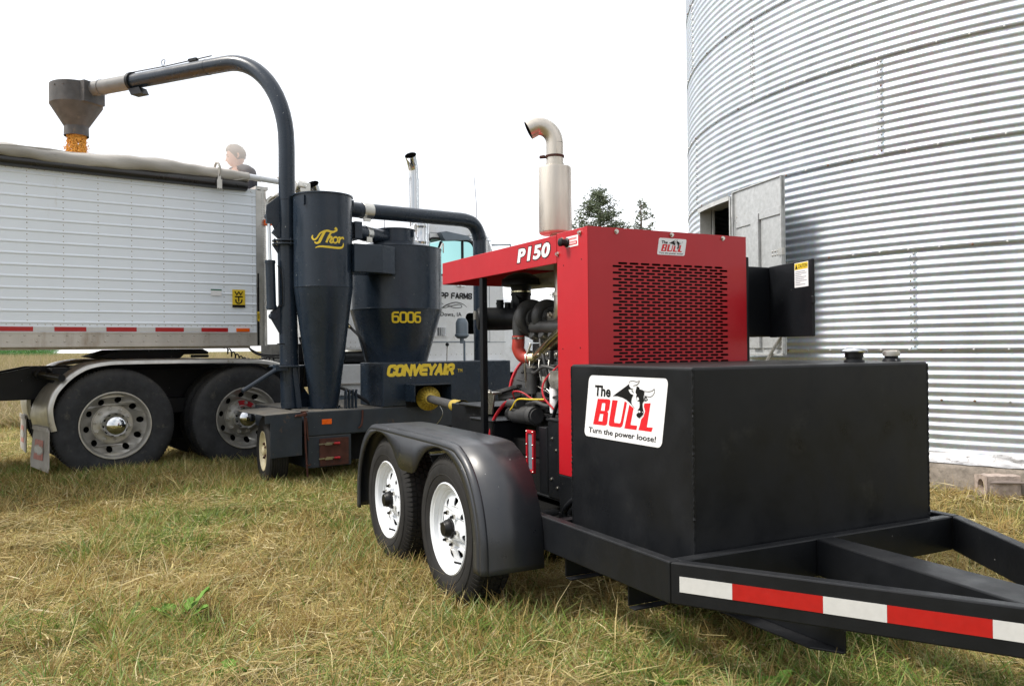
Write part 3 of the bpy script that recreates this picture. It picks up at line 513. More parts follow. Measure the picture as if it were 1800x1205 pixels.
# tandem fenders
def fender(x_out, x_in, name):
    sgn = 1 if x_in > x_out else -1; yc = 1.917
    half = [(.982, .235), (.972, .40), (.925, .56), (.84, .69), (.72, .775), (.57, .805), (0, .808)]
    half = [tuple(p) for p in spline([(p[0], p[1]) for p in half], 6)]
    outer = [(yc-a, z) for a, z in half]+[(yc+a, z) for a, z in half[::-1][1:]]     # front bottom -> rear bottom
    fm = MB(); t = .006
    A = [(x_out+sgn*.03, y, z) for y, z in outer]; B = [(x_in, y, z) for y, z in outer]; n = len(A)
    fm.add(A+B, [(i, i+1, n+i+1, n+i) for i in range(n-1)], 0, True)
    # rounded shoulder from the crown to the outer skirt
    R0 = A
    def off(k, dz):   # shoulder profile
        res = []
        for i, (y, z) in enumerate(outer):
            a = np.array(outer[max(i-1, 0)]); b = np.array(outer[min(i+1, n-1)]); d = b-a; d = d/np.linalg.norm(d); nn = np.array((d[1], -d[0]))   # inward
            if nn[1] > 0 and abs(nn[1]) > .3: nn = -nn
            res.append((x_out+sgn*(.03-.03*math.sin(k)), y+nn[0]*dz, z+nn[1]*dz))
        return res
    rows = [R0]+[off(a, .03*(1-math.cos(a))) for a in (math.pi/8, math.pi/4, 3*math.pi/8, math.pi/2)]
    vs = [p for r_ in rows for p in r_]; k = len(rows)
    fm.add(vs, [(r_*n+i, r_*n+i+1, (r_+1)*n+i+1, (r_+1)*n+i) if sgn < 0 else (r_*n+i, (r_+1)*n+i, (r_+1)*n+i+1, r_*n+i+1) for r_ in range(k-1) for i in range(n-1)], 0, True)
    edge = rows[-1]
    # inner cut of the skirt: an arch over each tyre and a rounded valley between
    Ra = .425; inn = []
    def arch(y):
        best = 0
        for cy in (1.46, 2.40):
            dy = abs(y-cy)
            if dy < Ra: best = max(best, .345+math.sqrt(Ra*Ra-dy*dy))
        val = .585+2.2*(y-1.93)**2*0
        return max(best, .588) if 1.46 < y < 2.40 else best
    ys = np.linspace(1.46, 2.40, 60); zz = np.array([arch(y) for y in ys]); 
    for _ in range(6): zz[1:-1] = (zz[:-2]+zz[1:-1]*2+zz[2:])/4
    lip = .045
    # skirt strip built column by column: outer edge point -> inner point
    strip_o, strip_i = [], []
    for (x, y, z) in edge:
        if y < 1.46: d = np.array((y-1.46, z-.345)); q = d/np.linalg.norm(d)*min(Ra, np.linalg.norm(d)-.012); zi = max(.235, .345+q[1]) if z > .345 else z; yi = 1.46+q[0] if z > .345 else max(y+.02, 1.46-Ra)
        elif y > 2.40: d = np.array((y-2.40, z-.345)); q = d/np.linalg.norm(d)*min(Ra, np.linalg.norm(d)-.012); zi = .345+q[1] if z > .345 else z; yi = 2.40+q[0] if z > .345 else min(y-.02, 2.40+Ra)
        else: yi = y; zi = float(np.interp(y, ys, zz))
        strip_o.append((x, y, z)); strip_i.append((x, yi, zi))
    # denser columns over the flat middle
    so, si = [], []
    for i in range(n):
        if i > 0 and strip_o[i][1] > 1.40 and strip_o[i-1][1] < 2.45:
            a, b = strip_o[i-1], strip_o[i]
            for q in np.linspace(0, 1, 9)[1:-1]:
                y = a[1]+(b[1]-a[1])*q; so.append((a[0], y, a[2]+(b[2]-a[2])*q)); zi = float(np.interp(y, ys, zz)) if 1.46 <= y <= 2.40 else .345+math.sqrt(max(0, Ra**2-(y-(1.46 if y < 1.9 else 2.40))**2)); si.append((a[0], y, zi))
        so.append(strip_o[i]); si.append(strip_i[i])
    k = len(so); fm.add(so+si, [(i, i+1, k+i+1, k+i) for i in range(k-1)], 0, True)
    s2 = [(p[0]+sgn*.012, p[1], p[2]) for p in si]; fm.add(si+s2, [(i, i+1, k+i+1, k+i) for i in range(k-1)], 0, True)
    o = fm.build(name, M['fender'], PU, sharp=50)
    sm_ = o.modifiers.new('solid', 'SOLIDIFY'); sm_.thickness = .004; sm_.offset = 0
    return o
fender(-.322, -.002, 'tandem_fender'); fender(2.017, 1.697, 'tandem_fender')
# wheels
def tread(mb, r, x0, x1, blocks, depth, mat=0, rows=4, gap=.25, jitter=.0):
    w = (x1-x0)/rows
    for i in range(blocks):
        for k in range(rows):
            a0 = 2*math.pi*(i+(.5 if k % 2 else 0))/blocks; a1 = a0+2*math.pi/blocks*(1-gap); xa, xb = x0+k*w+w*.06, x0+(k+1)*w-w*.06
            sk_ = .25*2*math.pi/blocks
            P = [(x, rr*math.cos(a), rr*math.sin(a)) for rr in (r-depth, r) for (x, a) in ((xa, a0), (xb, a0+sk_), (xb, a1+sk_), (xa, a1))]
            mb.add(P, [(4, 5, 6, 7), (0, 1, 5, 4), (1, 2, 6, 5), (2, 3, 7, 6), (3, 0, 4, 7)], mat)
def pu_wheel(parent, x, y, z, sgn, rot):
    w = empty('wheel', (x, y, z), 0, parent); w.rotation_euler = (rot, 0, 0 if sgn < 0 else math.pi)
    R, hw = .385, .112   # outer face at -x
    ty = MB(); ty.lathe([(.232, -.085), (.240, -.100), (.262, -.108), (.30, -.1135), (.330, -.110), (.352, -.100), (.370, -.088), (.377, -.075), (.379, 0), (.377, .075), (.370, .088), (.34, .108), (.29, .112), (.235, .095)], (0, 0, 0), (1, 0, 0), 64)
    for k in range(2): ty.lathe([(.275+.055*k, -.1115+.0005*k), (.277+.055*k, -.1128+.0008*k), (.279+.055*k, -.1115+.0005*k)], (0, 0, 0), (1, 0, 0), 64)
    for s_ in (-1, 1):
        for i in range(84):
            a0 = 2*math.pi*i/84; a1 = a0+2*math.pi/84*.62
            P = [(s_*xx, rr*math.cos(a), rr*math.sin(a)) for a in (a0, a1) for (xx, rr) in ((.1015, .353), (.089, .3745), (.077, .385), (.05, .3855), (.05, .374))]
            ty.add(P, [(0, 1, 6, 5), (1, 2, 7, 6), (2, 3, 8, 7), (3, 4, 9, 8), (0, 1, 2, 3, 4), (5, 6, 7, 8, 9)])
    tread(ty, .3855, -.044, .044, 60, .012, rows=3, gap=.18)
    ty.build('tyre', M['rubber'], w, sharp=40)
    rm = MB(); rm.lathe([(.2325, -.090), (.236, -.097), (.230, -.102), (.224, -.099), (.217, -.090), (.212, -.089), (.208, -.082), (.204, -.066), (.198, -.062), (.194, -.063), (.191, -.060), (.188, -.052), (.185, -.048), (.178, -.046)], (0, 0, 0), (1, 0, 0), 64)
    # disc with eight trapezoid windows
    lp = [[(.184*math.cos(a), .184*math.sin(a)) for a in np.linspace(0, 2*math.pi, 65)[:-1]]]
    for i in range(8):
        a = 2*math.pi*i/8+.2; lp.append([(r_*math.cos(a+t), r_*math.sin(a+t)) for r_, t in ((.124, -.085), (.152, -.15), (.160, -.09), (.160, .09), (.152, .15), (.124, .085), (.118, 0))])
    lp.append([(.053*math.cos(a), .053*math.sin(a)) for a in np.linspace(0, 2*math.pi, 25)[:-1]])
    v, f = curve2d(lp)
    def dsc(a, b):
        r_ = math.hypot(a, b); return (-.049-.030*max(0, min(1, (.18-r_)/.095)), a, b)
    rm.sheet(v, f, dsc, 0, True); rm.sheet(v, f, lambda a, b: (dsc(a, b)[0]+.005, a, b), 0, True)
    rm.tube([(-.062, .19*math.cos(-2.1), .19*math.sin(-2.1)), (-.10, .175*math.cos(-2.1), .175*math.sin(-2.1))], .006, 8, mat=1)
    for i in range(6):
        a = 2*math.pi*i/6+.1; c = (-.077, .082*math.cos(a), .082*math.sin(a)); rm.tube([c, (-.088, c[1], c[2])], .013, 6, True, 2, False); rm.tube([(-.088, c[1], c[2]), (-.102, c[1], c[2])], [.008, .007], 10, True, 1)
    rm.build('rim', [M['white'], M['decalblack'], M['zinc']], w, sharp=40)
    hb_ = MB(); hb_.lathe([(.052, .06), (.052, -.085), (.048, -.088), (.045, -.104), (.041, -.108), (.038, -.118), (.034, -.123), (.0, -.125)], (0, 0, 0), (1, 0, 0), 32); hb_.lathe([(0, .05), (.15, .05), (.15, .09), (0, .09)], (0, 0, 0), (1, 0, 0), 32, 0); hb_.build('hub', M['decalblack'], w)
    return w
w0 = pu_wheel(PU, -.175, 1.46, .350, -1, 0.0)
for (x, y, s_, rt) in ((-.175, 2.40, -1, .35), (1.87, 1.46, 1, .9), (1.87, 2.40, 1, 1.3)):
    w = copy_tree(w0, PU); w.location = (x, y, .350); w.rotation_euler = (rt, 0, 0 if s_ < 0 else math.pi)
ax = MB()
for y in (1.46, 2.40): ax.cyl((-.1, y, .35), (1.795, y, .35), .038, n=14); ax.box(.10, .17, y-.35, y+.35, .385, .41)
ax.build('axle', M['black'], PU)
tl = MB(); tl.box(-.16, -.10, 3.01, 3.06, .63, .70); tl.box(-.115, -.10, 3.0, 3.03, .5, .63); tl.build('marker_lamp', M['tapered'], PU, .006)
# ------------------------------------------------------------------ grain vacuum (local: x along its front, y away from the camera side)
VC = empty('grain_vacuum', (-1.875, 7.5, 0), math.radians(36))
tag(VC, 'dark navy grain vacuum with two cyclones and a tall gooseneck discharge pipe', 'grain vacuum')
dk = MB(); dk.box(0, 1.78, 0, 1.45, .482, .712); dk.build('deck', M['navydusty'], VC, .012)
hb = MB(); hb.box(0.004, .43, .006, .5, .19, .479); hb.build('clean_out_box', M['navydusty'], VC, .006)
rp = MB(); rp.box(.11, .40, -.006, .004, .20, .455); RP = rp.build('clean_out_door', M['rust'], VC, .004)
lt = MB()
for z in (.405, .27):
    lt.bar((.10, -.012, z), (.25, -.012, z+.004), .008, .010, 0); lt.bar((.16, -.016, z-.008), (.23, -.016, z-.008), .006, .008, 0); lt.bar((.17, -.02, z+.012), (.25, -.02, z+.005), .005, .008, 0); lt.tube([(.245, -.022, z+.002), (.30, -.024, z)], [.009, .012], 10, True, 1)
lt.build('toggle_latch', [M['zinc'], M['cablered']], RP)
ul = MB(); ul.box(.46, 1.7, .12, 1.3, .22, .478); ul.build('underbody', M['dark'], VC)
rf = MB(); rf.box(.135, .232, -.006, -.0005, .585, .633); rf.build('amber_reflector', M['orange'], VC, .002)
rr = MB(); rr.tube(spline([(.545, -.008, .70), (.54, -.010, .62), (.525, -.02, .56), (.50, -.01, .53)], 5), .009, 8); rr.tube([(-.035, -.01, .70), (-.028, -.012, .42), (-.01, -.01, .12)], .009, 8); rr.tube([(-.02, -.012, .66), (-.005, -.012, .46), (.006, -.01, .45)], .007, 8); rr.tube(spline([(-.02, -.02, .25), (-.035, -.05, .24), (-.01, -.05, .225), (.02, -.01, .23)], 5), .005, 8)
rr.slab([(-.13, .674), (-.045, .674), (-.03, .695), (-.115, .69)], lambda a, b: (a, -.03, b), (0, .05, 0)); rr.lathe([(.02, 0), (.028, .01), (.028, .03), (.012, .04), (.006, .05), (0, .05)], (-.035, -.005, .67), (0, 0, 1), 10); rr.bar((-.07, -.01, .715), (.0, -.01, .715), .012, .01)
rr.build('drawbar_pin', M['rust'], VC)
# mudguard + wheel on the left end
fg = MB()
fg.slab([(-.352, .312), (-.058, .318), (-.058, .706), (-.352, .692)], lambda a, b: (a, -.005, b), (0, .005, 0)); fg.slab([(-.40, -.005), (-.058, -.005), (-.058, .85), (-.40, .85)], lambda a, b: (a, b, .693+(.013/.3)*(a+.352)), (0, 0, .006)); fg.box(-.066, -.058, 0, .85, .33, .69); fg.box(-.40, -.352, -.005, .0, .62, .69)
fg.build('mudguard', M['navydusty'], VC, .004)
wv = empty('wheel', (-.19, .40, .335), 0, VC); wv.scale = (1, .885, .885); wv.rotation_euler = (0, 0, math.radians(-9))
ty = MB(); ty.lathe([(.20, -.07), (.24, -.092), (.30, -.100), (.34, -.092), (.362, -.078), (.368, -.055), (.3695, 0), (.368, .055), (.362, .078), (.34, .092), (.30, .1), (.24, .09), (.2, .07)], (0, 0, 0), (1, 0, 0), 56)
for k in range(7): x = -.063+k*.021; ty.lathe([(.366, x-.007), (.376, x-.006), (.376, x+.006), (.366, x+.007)], (0, 0, 0), (1, 0, 0), 56)
ty.build('tyre', M['rubber'], wv)
rm = MB(); rm.lathe([(.205, -.078), (.21, -.088), (.2, -.088), (.185, -.06), (.175, -.05), (.12, -.055), (.09, -.065), (.06, -.065), (.05, -.05), (.05, -.085), (.035, -.095), (0, -.097)], (0, 0, 0), (1, 0, 0), 40)
rm.build('rim', M['cream'], wv)
hb = MB()
for i in range(5): a = i*2*math.pi/5; hb.hexbolt((-.063, .075*math.cos(a), .075*math.sin(a)), (-1, 0, 0), .012, .02)
hb.build('wheel_nut', M['rust'], wv)
w2 = copy_tree(wv, VC); w2.location = (1.95, .40, .335); w2.rotation_euler = (0, 0, math.pi)
# front drive box with lettering
bx = MB(); bx.box(.762, 2.29, -.006, .50, .714, 1.142); BX = bx.build('drive_box', M['navy'], VC, .008)
tx = MB(); block_text(tx, 'CONVEYAIR', .795, 1.565, 1.005, 1.125, .033, lambda a, b, n: (a, -.0085-.00008*n, b), 0, .22, .36); v, f = text2d('TM', 1.615, 1.672, 1.03, 1.065); tx.sheet(v, f, lambda a, b: (a, -.0085, b), 0)
tx.build('maker_lettering', M['decalyellow'], BX)
gd = MB(); gd.box(1.0, 1.012, -.20, -.008, .76, .918); gd.box(1.0, 1.43, -.20, -.008, .9185, .928); gd.box(1.418, 1.43, -.20, -.008, .76, .918); gd.box(1.013, 1.417, -.0125, -.0075, .70, .917, 1); gd.build('shaft_guard', [M['navy'], M['dark']], VC, .002)
# driveline: vacuum end -> power unit end (points in local space)
def toV(p): return VC_inv @ V3(p)
VC_w = Matrix.Translation((-1.875, 7.5, 0)) @ Matrix.Rotation(math.radians(36), 4, 'Z'); VC_inv = VC_w.inverted()
PU_w = Matrix.Translation((.575, 3.04, 0)) @ Matrix.Rotation(math.radians(27.5), 4, 'Z')
pa = V3((1.245, -.02, .782)); pb_ = toV(PU_w @ V3((.606, 3.22, .827))); dv = (pb_-pa).normalized(); ln_ = (pb_-pa).length
ps = MB(); nb = 18
ps.lathe([(.05, .01), (.105, .02), (.118, .035), (.122, .085), (.118, .10), (.106, .112), (.066, .175), (.055, .20), (.057, .21), (.050, .245), (.038, .25)], pa, dv, 40)
for i in range(nb):
    a = 2*math.pi*i/nb; x, y = perp(dv); e = x*math.cos(a)+y*math.sin(a); q = e.cross(dv); ps.obox(pa+dv*.145+e*.090, (dv*.035-e*.021), q*.006, (e*.9+dv*.4)*.006, 0)
ps.lathe([(.035, ln_-.42), (.048, ln_-.41), (.052, ln_-.02), (.058, ln_)], pa, dv, 28)
PS = ps.build('driveline_shield', M['yellow'], VC, sharp=30)
tb = MB(); tb.cyl(pa+dv*.22, pa+dv*(ln_-.40), .0375, n=28); tb.build('driveline_tube', mat('grey_sleeve', (.045, .045, .047), .75, bump=.2, bscale=200), VC)
ch = MB(); ch.tube(spline([pa+dv*.2+V3((.1, 0, -.05)), pa+dv*.2+V3((.12, -.04, -.16)), (pa+dv*.1)+V3((.02, -.05, -.30))], 6), .003, 6); ch.build('safety_chain', M['zinc'], VC)
# cyclone with the script lettering
C1 = V3((.29, .30, 0)); R1 = .279
cy = MB(); cy.lathe([(.0, .715), (.13, .715), (.132, .73), (R1, 1.868), (R1+.004, 1.870), (R1+.004, 1.878), (R1, 1.880), (R1, 2.745)], C1, n=64)
cy.lathe([(R1, 2.740), (R1+.010, 2.742), (R1+.010, 2.756), (R1-.02, 2.762), (.12, 2.79), (0, 2.80)], C1, n=64)
for a in (-150, -25): q = math.radians(a); c, s_ = math.cos(q), math.sin(q); cy.obox(C1+V3((R1*1.02*c, R1*1.02*s_, 2.68)), V3((c, s_, 0))*.012, V3((-s_, c, 0))*.008, (0, 0, .045))
for k in range(6): a = k*math.pi/3; cy.hexbolt((.29+.155*math.cos(a), .3+.155*math.sin(a), .713), (0, 0, 1), .009, .02)
CY = cy.build('large_cyclone', M['navy'], VC, sharp=40)
fc = V3((-.253, -.967, 0)).normalized()          # towards the lettering's centre, set by where it sits on the drum
eye_l = VC_inv @ V3((0, 0, EYE))
def drum(cen, rad_fn, dirc, dz):
    a0 = math.atan2(dirc.y, dirc.x)
    def fn(a, b): r_ = rad_fn(b)+dz; t = a0+a/rad_fn(b); return (cen.x+r_*math.cos(t), cen.y+r_*math.sin(t), b)
    return fn
d1 = (eye_l-C1); d1.z = 0; d1.normalize()
th = MB(); F = drum(C1, lambda b: R1, d1, .0025)
ox, oz, sc_ = .062, 2.305, .325           # script drawn in a 1 x .55 box centred on ox, oz
def put(pts, w, k=7):
    v, f = ribbon([(p[0], p[1]) for p in pts], w, k); th.sheet([(ox+(a-.5)*sc_, oz+(b-.28)*sc_*1.0) for a, b in v], f, F, 0)
put([(.02, .40), (.0, .33), (.06, .27), (.14, .32), (.24, .46), (.42, .53), (.58, .50), (.70, .56), (.68, .62), (.64, .585)], [.03, .05, .05, .04, .045, .06, .06, .06, .05, .03])
put([(.37, .52), (.30, .40), (.24, .28), (.20, .20), (.12, .17), (.07, .21)], [.06, .075, .08, .07, .05, .04])
put([(.545, .50), (.46, .34), (.40, .19)], [.05, .06, .06]); put([(.43, .26), (.49, .34), (.545, .36), (.55, .31), (.51, .22), (.55, .19), (.60, .24)], [.04, .05, .055, .055, .055, .045, .04])
put([(.66, .36), (.605, .32), (.60, .23), (.65, .19), (.72, .23), (.735, .31), (.69, .36), (.645, .345)], .046)
put([(.73, .33), (.79, .36), (.82, .345), (.79, .26), (.775, .19)], [.04, .05, .05, .055, .055]); put([(.80, .28), (.86, .35), (.93, .36), (.94, .31)], [.04, .05, .055, .04])
put([(.09, .04), (.22, .075), (.45, .065), (.70, .05), (.86, .07), (.93, .14), (.93, .21)], [.02, .05, .062, .062, .06, .05, .02])
th.build('script_lettering', M['decalyellow'], CY)
# second cyclone
C2 = V3((1.245, .62, 0)); R2 = .485
cy = MB(); cy.lathe([(0, .714), (.21, .714), (.21, .74), (R2, 1.685), (R2+.004, 1.687), (R2+.004, 1.696), (R2, 1.698), (R2, 2.322), (R2+.006, 2.326), (R2+.004, 2.334), (R2-.06, 2.345), (.26, 2.40), (.205, 2.405), (.203, 2.53), (.213, 2.532), (.213, 2.543), (.19, 2.545), (0, 2.55)], C2, n=72)
for a in (-140, -60, 20): q = math.radians(a); c, s_ = math.cos(q), math.sin(q); cy.obox(C2+V3((.212*c, .212*s_, 2.49)), V3((c, s_, 0))*.012, V3((-s_, c, 0))*.009, (0, 0, .035))
CZ = cy.build('small_cyclone', M['navy'], VC, sharp=40)
d2 = (eye_l-C2); d2.z = 0; d2.normalize()
mb = MB(); slope = (R2-.21)/(1.685-.74); F = drum(C2, lambda b: .21+(b-.74)*slope, d2, .004)
block_text(mb, '6006', -.045, .265, 1.538, 1.654, .020, lambda a, b, n: drum(C2, lambda q: .21+(q-.74)*slope, d2, .004+.0001*n)(a, b), 0, 0, .33); mb.build('number_lettering', M['decalyellow'], CZ)
lv = MB(); lv.tube([(1.62, .33, 2.33), (1.665, .35, 2.40), (1.675, .35, 2.40), (1.675, .35, 2.30)], .007, 8); lv.build('lid_handle', M['zinc'], CZ)
# ducts and pipes
du = MB()
du.slab([(.50, .05), (.80, .05), (.98, .13), (1.02, .4), (.5, .4)], lambda a, b: (a, b, 2.02), (0, 0, .272)); du.box(.58, .66, .20, .42, 2.36, 2.53)
du.build('transition_duct', M['navy'], VC, .006)
pp = MB(); pp.cyl((.64, .33, 2.445), (1.09, .55, 2.445), .075, n=28)
pp.tube(spline([(.5, .36, 2.672), (.80, .40, 2.675), (1.6, .50, 2.70), (2.02, .55, 2.712)], 4)+spline([(2.08, .56, 2.712), (2.19, .575, 2.69), (2.27, .59, 2.62), (2.305, .595, 2.52), (2.31, .60, 2.42), (2.31, .60, 1.14)], 6), .077, 28)
pp.build('transfer_pipe', M['navy'], VC, sharp=50)
bd = MB(); bd.lathe([(.080, 0), (.083, .002), (.083, .115), (.080, .117)], (.74, .392, 2.674), (1, .12, .01), 32); bd.lathe([(.077, 0), (.080, .002), (.080, .075), (.077, .077)], (.76, .389, 2.445), (.45, .22, 0), 32); bd.lathe([(.079, 0), (.081, .002), (.081, .1), (.079, .1)], (2.31, .60, 1.60), (0, 0, 1), 28)
bd.box(.73, .80, .30, .33, 2.555, 2.585); bd.box(.76, .82, .31, .34, 2.35, 2.40); bd.build('pipe_clamp', M['zinc'], VC)
# hose hooks on the deck, hydraulic bits
hk = MB()
for k in range(4): x = .42+k*.036; hk.tube(spline([(x, .08+k*.004, .713), (x, .08+k*.004, .85), (x+.004, .09, .885), (x+.012, .13, .885), (x+.016, .15, .85), (x+.016, .155, .713)], 5), .0075, 8)
hk.build('hose_hook', M['navy'], VC)
hs = MB(); hs.tube(spline([(.36, .60, .93), (.48, .55, .92), (.62, .40, .85), (.78, .30, .73)], 6), .017, 10); hs.tube(spline([(.60, .72, 1.62), (.66, .70, 1.60), (.74, .66, 1.50), (.80, .52, 1.36), (.86, .5, 1.1)], 6), .014, 10); hs.build('hydraulic_hose', M['black'], VC)
ftg = MB(); ftg.tube(spline([(.52, .74, 1.57), (.56, .74, 1.615), (.62, .73, 1.61), (.68, .70, 1.56), (.74, .665, 1.50)], 5), [.018+.005*math.sin(i*2.1) for i in range(21)], 10); ftg.build('hose_fitting', M['brass'], VC)
lvr = MB(); lvr.cyl((1.64, .24, 1.14), (1.645, .24, 1.30), .006, n=8); lvr.sphere((1.645, .24, 1.318), .02, 12, 1); lvr.build('control_lever', [M['zinc'], M['decalblack']], VC)
fb = MB(); fb.lathe([(0, 1.33), (.02, 1.33), (.024, 1.38), (.05, 1.385), (.078, 1.41), (.078, 1.43), (.068, 1.435), (.068, 1.55), (.062, 1.57), (.045, 1.60), (.0, 1.61)], (1.90, .35, 0), n=28); fb.cyl((1.93, .35, 1.14), (1.93, .35, 1.36), .012, n=8); fb.build('filter_bowl', M['plastgrey'], VC)
# discharge pole, gooseneck and head
pole = MB(); px, py = .005, .5
wd_ = V3((math.cos(math.radians(155-36)), math.sin(math.radians(155-36)), 0))         # boom heading in local axes
def bp(s_, z): return V3((px, py, 0))+wd_*s_+V3((0, 0, z))
prof = [(0, 2.30), (-.005, 2.8), (-.006, 3.22)]+[(.76-.766*math.cos(t), 3.26+.90*math.sin(t)) for t in np.linspace(.12, math.pi/2, 14)]+[(1.05, 4.165), (1.6, 4.17), (2.10, 4.175)]
pole.tube([bp(*p) for p in prof], .078, 32, True); pole.lathe([(.0785, 0), (.081, .001), (.081, .006), (.0785, .007)], bp(-.005, 2.72), (0, 0, 1), 32)
pole.lathe([(.0785, 0), (.0805, .001), (.0805, .006), (.0785, .007)], bp(1.0, 4.163), wd_, 32)
pole.tube([(.03, .5, .72), (.012, .5, 1.5), (.0, .5, 2.31)], [.092, .088, .086], 32)
PO = pole.build('discharge_pipe', M['navy'], VC, sharp=50)
fgs = MB()
for z in (2.285, 2.318): fgs.lathe([(.08, 0), (.135, 0), (.135, .014), (.08, .014)], (.0, .5, z), n=32)
for k in range(8): a = k*math.pi/4; fgs.cyl((.115*math.cos(a), .5+.115*math.sin(a), 2.275), (.115*math.cos(a), .5+.115*math.sin(a), 2.345), .008, n=6)
fgs.slab([(-.06, 2.33), (-.20, 2.58), (-.19, 2.66), (-.07, 2.76)], lambda a, b: (a, .49, b), (0, .02, 0)); fgs.slab([(-.07, 2.34), (-.14, 2.40), (-.07, 2.50)], lambda a, b: (a, .47, b), (0, .06, 0)); fgs.slab([(-.07, 1.42), (-.165, 1.58), (-.165, 1.64), (-.06, 1.72)], lambda a, b: (a, .48, b), (0, .02, 0)); fgs.slab([(-.07, 2.28), (-.14, 2.28), (-.07, 2.18)], lambda a, b: (a, .49, b), (0, .02, 0))
fgs.lathe([(.09, 0), (.19, 0), (.19, .014), (.09, .014)], (.018, .5, 1.115), n=24)
fgs.bar((.035, .40, 1.11), (.07, .38, .72), .05, .012, up=(0, -1, 0)); fgs.slab([(.10, .715), (.30, .715), (.10, 1.0)], lambda a, b: (a, .5, b), (0, .012, 0)); fgs.build('pole_bracket', M['navy'], VC, .002)
hy = MB(); hy.cyl((-.155, .49, 1.66), (-.165, .49, 2.12), .045, n=24, mat=0); hy.lathe([(.0, 0), (.05, 0), (.05, .03), (.0, .03)], (-.155, .49, 1.67), n=24); hy.lathe([(.0, 0), (.05, 0), (.05, .03), (.02, .035)], (-.165, .49, 2.10), n=24); hy.cyl((-.165, .49, 2.12), (-.175, .49, 2.50), .015, n=14, mat=1); hy.cyl((-.175, .47, 2.55), (-.175, .53, 2.55), .03, n=16); hy.box(-.20, -.15, .47, .51, 2.48, 2.53); hy.cyl((-.145, .46, 1.60), (-.145, .53, 1.60), .028, n=16); hy.build('hydraulic_ram', [M['navy'], M['chrome']], VC)
hr = MB(); hr.tube(spline([(-.10, .46, 1.70), (-.07, .43, 1.72), (-.08, .42, 2.0), (-.11, .44, 2.08)], 5), .006, 8); hr.bar((-.12, .44, 1.335), (-.05, .44, 1.335), .01, .01); hr.tube(spline([(.13, .5, 1.40), (.16, .45, 1.2), (.15, .5, .9), (.14, .6, .75)], 5), .016, 8); hr.build('hydraulic_line', M['black'], VC)
st = MB(); st.tube([(-.10, .42, 1.115), (-.50, .30, .905)], .020, 12); st.box(-.16, -.04, .38, .46, 1.08, 1.14); st.build('swing_handle', M['navy'], VC)
bo = MB(); bo.tube([bp(2.06, 4.175), bp(2.60, 4.182), bp(2.86, 4.186)], [.0785, .0795, .083], 32, False)
bo.lathe([(.083, 0), (.087, .001), (.087, .006), (.083, .007)], bp(2.55, 4.181), wd_, 32); bo.build('boom_end', mat('dusty_grey_pipe', (.14, .145, .15), .5, var=.25, dust=.4, dcol=(.32, .28, .23)), PO)
kn = MB(); kn.lathe([(.08, -.02), (.098, -.018), (.098, .018), (.08, .02)], bp(2.08, 4.175), wd_, 32); q = wd_.cross(V3((0, 0, 1)))
kn.obox(bp(1.99, 4.05), wd_*.08, q*.05, V3((0, 0, .035))+wd_*.02); kn.obox(bp(1.2, 4.268), wd_*.055, q*.02, (0, 0, .014)); kn.tube([bp(2.1, 4.275), bp(1.6, 4.266), bp(.95, 4.272)], .006, 6); kn.tube(spline([bp(1.62, 4.27), bp(1.60, 4.33), bp(1.645, 4.33), bp(1.64, 4.27)], 5), .004, 6); kn.build('knuckle_bracket', M['black'], PO)
hd = MB(); hc_ = bp(2.97, 0); R = .27
hd.lathe([(.115, 3.79), (.125, 3.795), (R, 4.03), (R, 4.245), (R-.01, 4.252), (0, 4.256)], (hc_.x, hc_.y, 0), n=28, smooth=True)
hd.obox(bp(2.86, 4.135), wd_*.19, q*.13, (0, 0, .115))
for a in (-2.6, -2.2, -1.2): hd.dome((hc_.x+R*math.cos(a), hc_.y+R*math.sin(a), 4.2), (math.cos(a), math.sin(a), 0), .01, .008)
hd.lathe([(.125, 3.795), (.128, 3.69)], (hc_.x, hc_.y, 0), n=28); hd.lathe([(.118, 3.795), (.12, 3.69)], (hc_.x, hc_.y, 0), n=28)
hdo = hd.build('discharge_head', mat('dusty_dark_hood', (.062, .063, .066), .7, var=.4, scale=7, dust=.35, stain=.1, scol=(.13, .11, .09), dcol=(.26, .24, .21)), PO, sharp=30)
